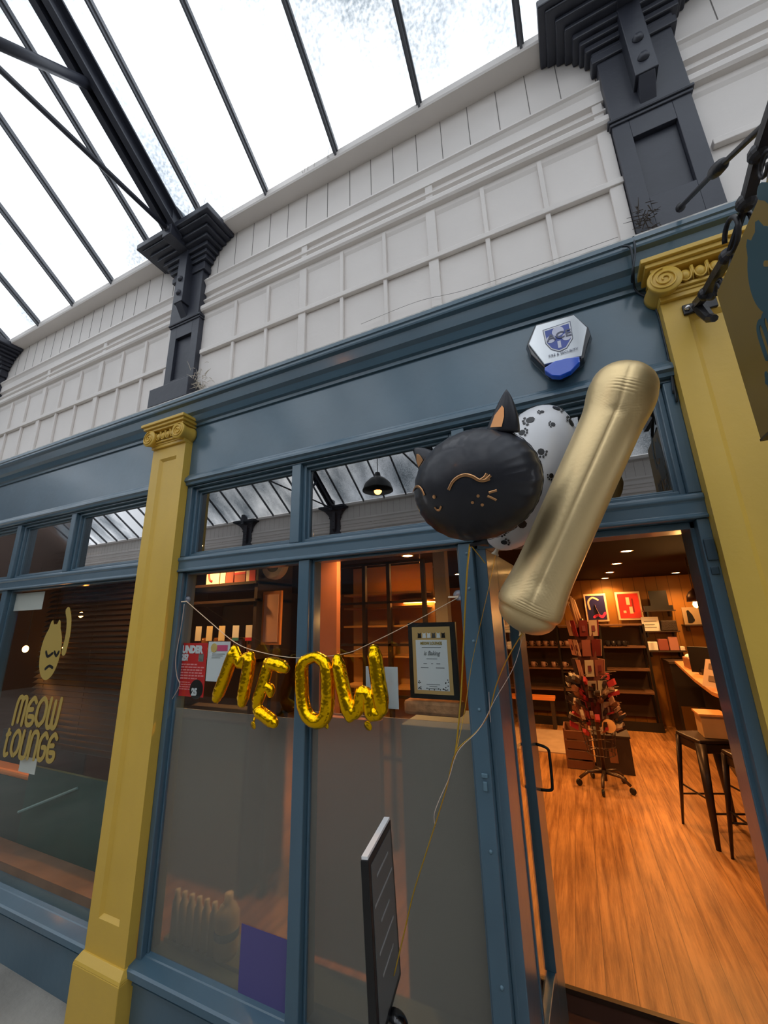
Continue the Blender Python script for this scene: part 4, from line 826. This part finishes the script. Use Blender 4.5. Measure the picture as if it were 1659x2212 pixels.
mb.build('hook_arm',RM,t)
mb=MB(); mb.lathe([(0,0),(.055,0),(.06,.008),(0,.012)],RC+Vector((.1,-.19,.60)),(0,-1,.2),20); mb.build('straw_disc',mat('straw',(214,160,100),.7),t)
t=thing('paper_roll_bunch',(0.03,5.05,1.66),'bunch of pale rolled prints on top of the card rack','paper rolls')
for k in range(5): mb=MB(); p=Vector((.03+.025*(k%3)-.02,5.02+.02*(k//3),1.66)); mb.tube([p,p+Vector((-.03-.01*k,0,.30-.02*k))],.014,8); mb.build('roll',mat('pale_roll',(206,160,120),.6),t,smooth=True)
# crates behind the spinner
t=thing('crate_stack',(-.15,5.6,ZF),'brown slatted wooden crate standing behind the card rack','crate')
CW=mat('crate_wood',(120,74,48),.6,var=.15)
B('side',CW,t,(-.30,-.285,5.46,5.8,ZF,.50),(-.03,-.015,5.46,5.8,ZF,.50),(-.285,-.03,5.785,5.8,ZF,.50))
for k in range(4): B('slat',CW,t,(-.285,-.03,5.455,5.475,ZF+.005+.1*k,ZF+.085+.1*k))
B('inner_base',DKW,t,(-.285,-.03,5.475,5.785,ZF,.11))
t=thing('storage_bin',(.18,5.6,ZF),'dark square storage bin behind the card rack','bin'); B('bin_body',mat('dark_bin',(52,38,32),.5),t,(0,.36,5.45,5.8,ZF,.46),bevel=.006); B('bin_tag',mat('brown_tag',(130,84,56),.6),t,(.14,.22,5.445,5.45,.2,.34)); B('rim',DKW,t,(-.008,.368,5.442,5.808,.45,.468))
# ------------------------------------------------------------------ MEOW letter balloons
GOLD=mat('shiny_gold_foil',(255,200,14),.2,metal=1.0,bump=.14,bscale=30)
YL=1.545
def letter(name,strokes,lab,seed,vox=.0042):
    mb=MB(); k=0
    for pts,r in strokes:
        P=smooth_path([at(x,y,YL+dy) for x,y,dy in [(p+(0,))[:3] if len(p)==2 else p for p in pts]],4)
        n=len(P); R=[]
        for i in range(n):
            e=min(i,n-1-i)/max(1,(n-1)); R.append(r*(.72+.28*min(1,e*7)))
        mb.tube(P,R,12,up=(0,1,0)); mb.sphere(P[0],r*.74,12,8); mb.sphere(P[-1],r*.74,12,8)
    me=remesh(mb,vox,3,name)
    from mathutils import noise
    for v in me.vertices:
        q=v.co*34+Vector((seed,0,0)); a=noise.noise(q); b=abs(noise.noise(v.co*70+Vector((0,seed,0))))
        v.co+=v.normal*(a*.001-b*.0022)
    for p in me.polygons: p.use_smooth=True
    me.materials.clear()
    c=Vector((0,0,0))
    lo=min(v.co.z for v in me.vertices); cx=sum(v.co.x for v in me.vertices)/len(me.vertices); o0=Vector((cx,YL,lo))
    me.transform(Matrix.Translation(-o0)); t=thing('letter_balloon',o0,lab,'letter balloon','gold foil letters of the MEOW banner')
    link('foil_letter',me,GOLD,t,o0); return t
px=.0026
tM=letter('m',[([(507,1403),(487,1460),(468,1508)],.031),([(541,1416),(533,1465),(523,1518)],.031),([(510,1405),(519,1436),(526,1425),(538,1415)],.024)],'shiny gold foil letter M balloon, leftmost on the string',1)
tE=letter('e',[([(580,1432),(568,1480),(554,1522)],.029),([(578,1432),(600,1436),(616,1444)],.031),([(570,1485),(583,1486),(584,1500)],.022),([(556,1535),(574,1547),(592,1562)],.030)],'shiny gold foil letter E balloon, second on the string',2)
tO=letter('o',[([(682,1418),(655,1432),(652,1470),(655,1520),(668,1550),(692,1558),(706,1535),(708,1480),(703,1435),(682,1418)],.031)],'shiny gold foil letter O balloon in the middle over the mullion',3)
tW=letter('w',[([(729,1424),(742,1490),(756,1548)],.032),([(756,1545),(772,1535),(779,1500),(783,1490)],.026),([(783,1490),(796,1505),(800,1540),(808,1548)],.026),([(808,1404),(817,1470),(826,1532)],.033),([(808,1545),(822,1540)],.026)],'shiny gold foil letter W balloon, rightmost on the string',4)
def tail(x,y,par,r=.016):
    mb=MB(); p=at(x,y,YL); mb.lathe([(0,-.002),(r,-.002),(r*1.1,0),(r*.9,.003),(0,.004)],p,(.2,1,.3),14); mb.tube([p,at(x+3,y-18,YL)],[.006,.004],6); mb.build('inflation_tail',GOLD,par,smooth=True)
tail(547,1567,tE); tail(795,1568,tW,.018); tail(705,1568,tO,.012); tail(468,1515,tM,.011)
STR=mat('cream_ribbon',(222,200,170),.5)
mb=MB(); mb.tube(smooth_path([at(403,1299,1.60),at(450,1340,1.58),at(508,1388,1.555),at(560,1408,1.55),at(640,1421,1.55),at(740,1413,1.55),at(800,1390,1.555),at(900,1340,1.58),at(988,1292,1.6)],5),.0032,6,flat=.5)
tag(mb.build('banner_cord',STR,None,smooth=True),'cream cord sagging across the main window that holds the gold letters','cord')
for x,y,lab in ((406,1296,'clear suction hook holding the left end of the banner cord'),(990,1286,'clear suction hook holding the right end of the banner cord')):
    p=at(x,y,1.638); t=thing('suction_hook',p,lab,'hook'); mb=MB(); mb.lathe([(.022,0),(.018,-.006),(.008,-.012),(0,-.012)],p,(0,1,0),18); mb.build('cup',mat('clear_plastic',(200,205,220),.1,trans=.7),t,smooth=True)
    mb=MB(); q=at(x-6,y+3,1.60); mb.box(q.x-.03,q.x+.012,1.598,1.602,q.z-.004,q.z+.003); mb.build('cord_end',STR,t)
# ------------------------------------------------------------------ cat balloon
SAT=mat('satin_black_foil',(27,29,38),.48,metal=.25,bump=.05,bscale=60,coat=.25)
CUF=mat('copper_foil',(200,150,104),.3,metal=.9)
def cs(x,y,z): return (RX*x+RD*y+RF*z)
CD=1.13; CC=atd(1025,1049,CD)
Nn=cs(-.60,.10,-.79).normalized(); U0=cs(.76,-.24,-.55); Uu=(U0-Nn*U0.dot(Nn)).normalized(); Vv=Nn.cross(Uu).normalized()
if Vv.dot(RD)>0: Vv=-Vv
a_,b_,c_=.190,.157,.127
def cpt(u,v,w): return CC+Uu*(u*a_)+Vv*(v*b_)+Nn*(w*c_)
t=thing('cat_balloon',CC-Vv*b_,'black cat face foil balloon floating in front of the window','balloon')
mb=MB(); NR=30; NP=144; grid=[]
for side in (1,-1):
    for i in range(NR+1):
        q=i/NR; r=math.sin(q*PI/2); row=[]
        for j in range(NP):
            ph=2*PI*j/NP; w=side*math.cos(q*PI/2)
            pl_=max(0,(r-.62)/.38)**1.6; pw0=abs(math.sin(ph*15+.9*math.sin(ph*4)))**.35; cr=1+.10*pl_*(pw0-.85)
            row.append(cpt(r*math.cos(ph)*(1-.012*pl_*abs(math.sin(ph*13))),r*math.sin(ph)*(1-.012*pl_*abs(math.sin(ph*13))),w*cr))
        grid.append(row)
g1=grid[:NR+1]; g2=grid[NR+1:]
mb.loft(g1,cap=False); mb.loft(g2[::-1],cap=False)
# seam flange
mb.loft([[cpt(math.cos(2*PI*j/NP)*(1.0),math.sin(2*PI*j/NP)*1.0,s) for j in range(NP)] for s in (.012,)]+[[cpt(math.cos(2*PI*j/NP)*(1.008+.005*math.sin(j*1.7)),math.sin(2*PI*j/NP)*(1.008+.005*math.sin(j*2.1)),.01*math.sin(j*.9)) for j in range(NP)]]+[[cpt(math.cos(2*PI*j/NP),math.sin(2*PI*j/NP),-.012) for j in range(NP)]],cap=False)
mb.build('head',SAT,t,smooth=True)
def ellhit(x,y,off=.0025):
    d=ray(x,y); o=CAM-CC; M_=[(Uu,a_),(Vv,b_),(Nn,c_)]
    O=[o.dot(e)/s for e,s in M_]; Dd=[d.dot(e)/s for e,s in M_]
    A=sum(q*q for q in Dd); Bq=2*sum(p*q for p,q in zip(O,Dd)); Cq=sum(p*p for p in O)-1; disc=Bq*Bq-4*A*Cq
    if disc<0: k=-Bq/(2*A)
    else: k=(-Bq-math.sqrt(disc))/(2*A)
    p=CAM+d*k; n=(Uu*((p-CC).dot(Uu)/a_**2)+Vv*((p-CC).dot(Vv)/b_**2)+Nn*((p-CC).dot(Nn)/c_**2)).normalized()
    return p+n*off,n
def face_stroke(pts,w):
    mb=MB(); P=[ellhit(x,y)[0] for x,y in pts]; mb.tube(smooth_path(P,4),w,6,flat=.35,up=ellhit(*pts[0])[1]); return mb
eye=face_stroke([(970,1058),(978,1042),(990,1031),(1006,1026),(1022,1030),(1034,1037),(1046,1038),(1058,1034)],.004)
for p in ([(1038,1037),(1047,1031),(1052,1023)],[(1048,1038),(1056,1031),(1060,1027)]): q=face_stroke(p,.0036); eye.add(q.v,q.f)
eye.build('closed_eye',CUF,t); face_stroke([(894,1062),(898,1053),(905,1051),(912,1057),(918,1070)],.0038).build('closed_eye',CUF,t)
mb=MB()
for x,y,r in ((939,1073,.0055),): p,n=ellhit(x,y,.001); mb.lathe([(0,0),(r,0),(r,.002),(0,.003)],p,n,12)
mb.build('nose',CUF,t); face_stroke([(940,1095),(945,1101),(950,1101),(954,1093)],.003).build('mouth',CUF,t)
for p in ([(1056,1064),(1066,1061),(1073,1059)],[(1053,1071),(1064,1076),(1072,1080)]): face_stroke(p,.003).build('whisker',CUF,t)
mb=MB()
for x,y in ((1033,1071),(1021,1085),(1042,1090)): p,n=ellhit(x,y,.001); mb.lathe([(0,0),(.004,0),(.004,.002),(0,.002)],p,n,10)
mb.build('freckle',CUF,t)
def ear(uc,tipdir,h,w,th,nm='ear'):
    base=cpt(*uc); tip=base+tipdir*h; ax=tipdir.normalized(); wd=(Uu-ax*Uu.dot(ax)).normalized(); rings=[]
    for i in range(13):
        s=i/12; rr=(max(0,1-s**1.35)**.85)*(.98)+.02; cen=base.lerp(tip,s)+wd*(.12*w*math.sin(s*2.2))
        rings.append([cen+wd*(w*rr*math.cos(2*PI*j/20))+Nn*(th*rr*math.sin(2*PI*j/20)) for j in range(20)])
    mb=MB(); mb.loft(rings); e=mb.build(nm,SAT,t,smooth=True)
    mb=MB(); sg=[]
    for s,k in ((.12,-.6),(.12,.15),(.35,.2),(.55,.1),(.62,-.15),(.4,-.6)):
        rr=max(0,1-s**1.35)**.85; cen=base.lerp(tip,s)+wd*(.12*w*math.sin(s*2.2)); sg.append(cen+wd*(w*rr*k)+Nn*(th*rr*math.sqrt(max(0,1-k*k))+.0025))
    mb.extr(sg,Nn*.001); mb.build('inner_ear',CUF,e)
ear((.62,.72,.0),(Vv*.93+Uu*.33).normalized(),.112,.046,.028); ear((-.66,.68,.0),(Vv*.8-Uu*.5).normalized(),.07,.04,.026)
mb=MB(); kp=atd(1015,1178,CD); mb.tube([cpt(-.05,-1.0,0),kp.lerp(cpt(-.05,-1,0),.4),kp],[.02,.008,.004],8); mb.build('tail',SAT,t,smooth=True)
# ------------------------------------------------------------------ white paw print balloon
LAT=mat('white_latex',(226,226,228),.3,coat=.2); WD=1.385
WC=atd(1140,1028,WD); top=atd(1196,880,WD); bot=atd(1074,1186,WD)
Aw=(top-bot).normalized(); Ru=Aw.cross(RF).normalized(); Rv=Aw.cross(Ru).normalized(); hl=(top-bot).length/2; WC=(top+bot)/2; rw=.152
t=thing('paw_balloon',bot,'white latex balloon with black paw prints behind the cat balloon','balloon')
def wpt(s,ph,off=0):
    th=s*PI; r=rw*math.sin(th)*(1-.14*max(0,math.cos(PI-th))**1.0 if False else 1-.16*(0.5-0.5*math.cos(PI-th))*(math.cos(th)>0)*0)
    k=math.cos(th)  # 1 bottom .. -1 top
    rr=rw*math.sin(th)*(1-.13*max(0,k)); p=WC-Aw*(hl*k)+(Ru*math.cos(ph)+Rv*math.sin(ph))*rr
    n=(-Aw*(k/hl)+(Ru*math.cos(ph)+Rv*math.sin(ph))*(math.sin(th)/rw)).normalized(); return p+n*off,n
mb=MB(); mb.loft([[wpt(max(.002,i/28),2*PI*j/36)[0] for j in range(36)] for i in range(29)]); mb.build('latex_skin',LAT,t,smooth=True)
mb=MB(); mb.lathe([(.010,-.012),(.006,0),(.008,.012),(.014,.02),(.012,.022)],bot,-Aw,12); mb.build('knot',mat('creamy_knot',(214,200,176),.5),t,smooth=True)
pw_=MB()
for i in range(3,26):
    s=i/28; cnt=max(3,int(11*math.sin(s*PI)))
    for j in range(cnt):
        if random.random()<.08: continue
        ph=2*PI*(j+.5*(i%2))/cnt+random.uniform(-.15,.15); p,n=wpt(s+random.uniform(-.008,.008),ph,.0006); sz=random.choice((.7,.95,1.25))*.0115
        e=n.orthogonal().normalized(); a=random.uniform(0,2*PI); e=Quaternion(n,a)@e; f=n.cross(e)
        if i%2: continue
        pw_.lathe([(0,0),(sz,0),(sz,.0006),(0,.0008)],p,n,8)
        for q in (-.9,-.3,.3,.9): pw_.lathe([(0,0),(sz*.36,0),(sz*.36,.0006),(0,.0008)],p+(e*math.cos(q)+f*math.sin(q))*sz*1.55,n,6)
pw_.build('paw_prints',BLACK,t)
# ------------------------------------------------------------------ gold number balloon
CHG=mat('champagne_foil',(230,204,154),.46,metal=.9,bump=.06,bscale=90)
GDp=1.13
AX=smooth_path([atd(1347,838,GDp),atd(1330,888,GDp),atd(1303,950,GDp),atd(1245,1080,GDp),atd(1192,1200,GDp),atd(1154,1285,GDp),atd(1139,1322,GDp)],24)
NA=len(AX); t=thing('number_balloon',AX[-1],'champagne gold foil figure one balloon, tall and tilted beside the cat balloon','balloon')
mb=MB(); rings=[]; NS=120
Tv=(AX[-1]-AX[0]).normalized()
def frame(i):
    tt=(AX[min(i+1,NA-1)]-AX[max(i-1,0)]).normalized(); vd=(CAM-AX[i]).normalized(); f=(vd-tt*vd.dot(tt)).normalized(); return tt,f,tt.cross(f)
for cap in (0,1):
    pass
def radf(s): # s 0..1
    return .080+.0095*math.exp(-((s-.07)/.12)**2)+.010*math.exp(-((s-.90)/.12)**2)-.004*max(0,(s-.95)/.05)**2
def ringat(C,tt,f,b,r,s):
    out=[]
    for j in range(NS):
        th=2*PI*j/NS; dth=math.atan2(math.sin(th),math.cos(th)); k=1.0
        k-=.05*math.exp(-abs(dth)/.05)*(.5+.5*math.exp(-((s-.5)/.33)**4)); k+=.006*math.exp(-((abs(dth)-.35)/.25)**2); k-=.008*math.exp(-((abs(dth)-1.2)/.4)**2)
        for s0,sg,di in ((.235,.05,-1),(.775,.05,1)):
            q=s-s0-di*.10*min(1.2,abs(dth)); e=math.exp(-(q/sg)**2)*math.exp(-((abs(dth)-.5)/.5)**2)
            k+=.014*e*(abs(math.sin(q*190+math.copysign(.8,dth)))**.6-.6)-.022*math.exp(-((s-s0)/.03)**2)*math.exp(-(dth/.3)**2)
        for s0 in (.075,.915):
            e=(1/(1+math.exp((abs(s-s0)-.042)*160)))*(1/(1+math.exp((abs(dth+.12)-.42)*16))); k+=.018*e*(abs(math.sin((s-s0)*150+.3+.6*math.sin(dth*5)))**.5-.7)-.004*e
        out.append(C+(f*math.cos(th)+b*math.sin(th))*r*k)
    return out
tt,f,b=frame(0)
for i in range(10,0,-1):
    a=i/10*PI/2; rings.append(ringat(AX[0]-tt*(.071*math.sin(a)),tt,f,b,max(.001,radf(0)*math.cos(a)),0))
for i in range(NA):
    tt,f,b=frame(i); rings.append(ringat(AX[i],tt,f,b,radf(i/(NA-1)),i/(NA-1)))
    if i<NA-1:
        m_=(AX[i]+AX[i+1])/2; rings.append(ringat(m_,tt,f,b,radf((i+.5)/(NA-1)),(i+.5)/(NA-1)))
for i in range(1,11):
    a=i/10*PI/2; rings.append(ringat(AX[-1]+tt*(.058*math.sin(a)),tt,f,b,max(.001,radf(1)*math.cos(a)),1))
mb.loft(rings); mb.build('foil_body',CHG,t,smooth=True)
for end,dirn,px_ in ((AX[0],-1,(1341,801)),(AX[-1],1,(1127,1369))):
    mb=MB(); c=atd(px_[0],px_[1],GDp); 
    for k in range(5): d=Vector((random.gauss(0,1),random.gauss(0,1),random.gauss(0,1))).normalized()*.012; mb.extr([c+d,c-d,c-d*.6+Vector((0,0,.008)),c+d*.8+Vector((0,.002,.006))],Vector((.001,.002,0)))
    mb.build('crimped_tip',CHG,t)
# ------------------------------------------------------------------ ribbons
GR=mat('gold_ribbon',(206,170,60),.3,metal=.7); PR=mat('pale_pink_ribbon',(206,184,170),.45)
def rib(pts,m,lab,r=.0026):
    mb=MB(); mb.tube(smooth_path([atd(*p) for p in pts],6),r,6,flat=.35); tag(mb.build('balloon_ribbon',m,None,smooth=True),lab,'ribbon')
rib([(1015,1175,1.13),(1008,1250,1.16),(1001,1400,1.22),(996,1500,1.22),(988,1590,1.22),(982,1640,1.2)],GR,'gold ribbon hanging straight down from the cat balloon')
rib([(1017,1178,1.13),(1035,1200,1.13),(1048,1217,1.14)],GR,'short loose gold curl of ribbon under the cat balloon')
rib([(1072,1190,1.385),(1060,1250,1.38),(1042,1330,1.36),(1020,1430,1.33),(1003,1540,1.27),(982,1640,1.2)],GR,'gold ribbon running from the white paw balloon knot')
rib([(1128,1368,1.13),(1095,1425,1.16),(1072,1480,1.2),(1056,1540,1.2),(1030,1580,1.2),(985,1625,1.19),(965,1700,1.17),(942,1775,1.15),(918,1850,1.12),(893,1930,1.1),(872,2020,1.07),(851,2108,1.045)],GR,'long gold ribbon from the number balloon down to the sign stand',.003)
rib([(1130,1370,1.135),(1110,1440,1.15),(1070,1510,1.19),(1035,1575,1.19),(990,1622,1.185),(970,1680,1.17),(948,1730,1.16),(938,1760,1.15),(940,1785,1.15)],PR,'pale pink ribbon twisted beside the long gold one')
rib([(1056,1495,1.19),(1058,1540,1.19),(1060,1560,1.19)],PR,'short pale ribbon end beside the door post',.002)
rib([(398,1305,1.30),(392,1350,1.30),(380,1420,1.30),(382,1460,1.3),(388,1480,1.3),(372,1510,1.3)],PR,'pale loose ribbon trailing at the left of the main window',.0016)
# ------------------------------------------------------------------ hanging sign with iron bracket
SB=mat('mustard_sign_board',(140,114,50),.5,var=.08); SBL=mat('sign_blue',(52,84,92),.5)
t=thing('hanging_sign',(.5,1.0,2.17),'mustard hanging shop sign with blue cat emblem at the right edge','hanging sign')
B('board',SB,t,(.497,.517,.80,1.272,2.172,2.635),bevel=.003)
B('edge_strip',mat('dark_edge',(70,56,30),.5),t,(.4965,.5175,.80,1.273,2.168,2.174))
sgn=(-1,0,0)
def sp(y,z): return Vector((.497,y,z))
mb=MB(); ecs=sp(1.03,2.50); cat_logo(mb,lambda u,v:ecs+Vector((0,-u*.095,v*.105)),sgn); mb.build('cat_head',SBL,t)
mb=MB(); ribbon(mb,[sp(1.02,2.5)+Vector((-.0015,0,0)),sp(1.0,2.485)+Vector((-.0015,0,0)),sp(.975,2.5)+Vector((-.0015,0,0))],.006,sgn,.001); mb.build('cat_eye',SB,t)
mb=MB(); word(mb,'meow',sp(1.13,2.325),(0,-1,0),(0,0,1),.085,.0075,sgn,gap=.2); mb.build('word_meow',SBL,t)
mb=MB(); word(mb,'lounge',sp(1.155,2.215),(0,-1,0),(0,0,1),.08,.007,sgn,gap=.18); mb.build('word_lounge',SBL,t)
t=thing('sign_bracket',(.53,1.54,2.75),'black wrought iron scroll bracket carrying the hanging sign','bracket')
mb=MB(); mb.box(.50,.60,1.54,1.55,2.775,2.815); mb.build('wall_plate',IRON,t,bevel=.003)
mb=MB(); mb.sphere((.513,1.537,2.797),.010,12,8); mb.build('bolt',mat('zinc_bolt',(210,210,212),.25,metal=.8),t,smooth=True)
arm=[Vector((.535,1.52,2.79)),Vector((.53,1.42,2.75)),Vector((.53,1.327,2.735)),Vector((.53,1.23,2.715)),Vector((.53,1.08,2.735)),Vector((.53,.98,2.765)),Vector((.53,.70,2.80))]
mb=MB(); mb.tube([arm[0],arm[1],arm[2],arm[3]],.017,4,roll=PI/4); mb.tube([arm[4],arm[5],arm[6]],.017,4,roll=PI/4)
mb.tube([arm[3],(arm[3]+arm[4])/2,arm[4]],.009,8)
for q in (arm[1],arm[3],arm[4],arm[5]): mb.sphere(q,.023,12,8)
mb.tube([arm[0],arm[0]+Vector((.01,.0,-.03)),arm[0]+Vector((.02,-.01,-.075)),arm[0]+Vector((.02,-.04,-.10))],[.018,.02,.016,.012],8)
mb.build('arm',IRON,t)
for dx,rr in ((-.014,.045),(.014,.045)):
    mb=MB(); c=(arm[3]+arm[4])/2; mb.tube([c+Vector((dx,rr*math.cos(a),rr*.9*math.sin(a)-.01)) for a in [k*2*PI/20*.85+.4 for k in range(21)]],.0065,6); mb.build('scroll_ring',IRON,t,smooth=True)
for q,sg_ in ((arm[2],1),(arm[5],-1)):
    mb=MB(); mb.tube([q+Vector((0,sg_*(.035*math.cos(a)*(1-a/9)),-.045+.03*math.sin(a)*(1-a/9))) for a in [k*.4 for k in range(16)]],.005,6); mb.build('scroll',IRON,t,smooth=True)
mb=MB(); mb.tube(smooth_path([arm[1]+Vector((0,0,-.02)),arm[1]+Vector((.0,-.04,-.05)),arm[1]+Vector((0,-.09,-.04)),arm[1]+Vector((0,-.1,-.09))],4),.006,6)
mb.build('scroll',IRON,t,smooth=True)
mb=MB(); r0=at(1470,448,1.5); r1=atx(1550,365,.53); r2=atx(1659,262,.53); mb.tube([r0,r1,r2,r2+(r2-r1)*.5],.008,8); mb.tube([r1+(r0-r1).normalized()*.05,r1+(r0-r1).normalized()*.03,r1,r1+(r2-r1).normalized()*.03,r1+(r2-r1).normalized()*.05],[.01,.017,.019,.017,.01],10); mb.sphere(r0,.016,10,8)
mb.build('stay_rod',IRON,t,smooth=True)
mb=MB()
for y in (1.2,.95): mb.tube([(.507,y,2.63),(.515,y,2.66),(.53,y,2.70)],.005,6)
mb.build('hanger_link',IRON,t)
# ------------------------------------------------------------------ sign stand in front of the window
n0=Vector((-.572,1.094,1.15)); f0=Vector((-.606,1.302,1.15)); dn=(f0-n0).normalized(); up=Vector((.055,0,-1)).normalized(); nx=dn.cross(up).normalized()
if nx.x<0: nx=-nx
H=.375; 
t=thing('sign_stand',(-.575,1.19,0),'black floor sign stand with a tilted poster frame, seen edge on','sign stand')
Cc=(n0+f0)/2+up*(H/2)-nx*.006; hw=(f0-n0).length/2+.008
mb=MB(); mb.obox(Cc,dn*hw,nx*.011,up*H/2); mb.build('frame',BLACK,t,bevel=.002)
mb=MB(); mb.obox(Cc+nx*.0115,dn*(hw-.018),nx*.001,up*(H/2-.018)); mb.build('dark_sheet',mat('charcoal_sheet',(92,94,94),.35),t)
mb=MB(); 
for k,l in enumerate((.5,.75,.35,.6,.45)): mb.obox(Cc+nx*.0128-up*(H*.34-k*H*.14),dn*(hw*l),nx*.0004,up*.003)
mb.build('faint_lines',mat('faint_print',(150,152,152),.5),t)
mb=MB(); mb.obox(Cc-up*(H/2+.003),dn*(hw-.003),nx*.0085,up*.004); mb.build('sky_glint_edge',mat('sky_glint_white',(240,240,240),.15),t)  # white strip paints the sky's reflection along the frame's top edge
bp_=Vector((-.572,1.185,.745))
mb=MB(); mb.sphere(bp_,.034,20,12); mb.build('swivel_ball',mat('gloss_black',(16,16,18),.12,coat=.5),t,smooth=True)
mb=MB(); mb.lathe([(.012,-.02),(.03,-.02),(.037,-.01),(.037,.01),(.03,.02),(.012,.02)],bp_+Vector((.018,.012,0)),(0,1,0),20); mb.build('pivot_wheel',mat('gloss_black',(16,16,18),.12,coat=.5),t,smooth=True)
mb=MB(); mb.lathe([(.15,0),(.15,.012),(.06,.02),(.03,.03),(.027,.2),(.027,.66),(.032,.67),(.032,.715)],(bp_.x,bp_.y,0),(0,0,1),28); mb.build('pole',BLACK,t)
# ------------------------------------------------------------------ arcade lamp (seen reflected in the transom)
lp=Vector((-2.52,-2.0,3.70))
t=thing('arcade_lamp',(lp.x,lp.y,lp.z),'black dome arcade lamp reflected in the upper window','pendant lamp')
mb=MB(); mb.lathe([(.24,0),(.235,.03),(.2,.12),(.12,.2),(.05,.24),(.04,.3),(0,.3)],lp,n=32); mb.build('shade',mat('black_dome',(18,18,20),.3),t,smooth=True)
mb=MB(); mb.sphere(lp+Vector((0,0,-.0)),.06,14,10); mb.build('bulb',BULB,t,smooth=True)
mb=MB(); mb.tube([lp+Vector((0,0,.3)),Vector((lp.x,lp.y,roofz(lp.y)))],.006,6); mb.build('cable',BLACK,t)
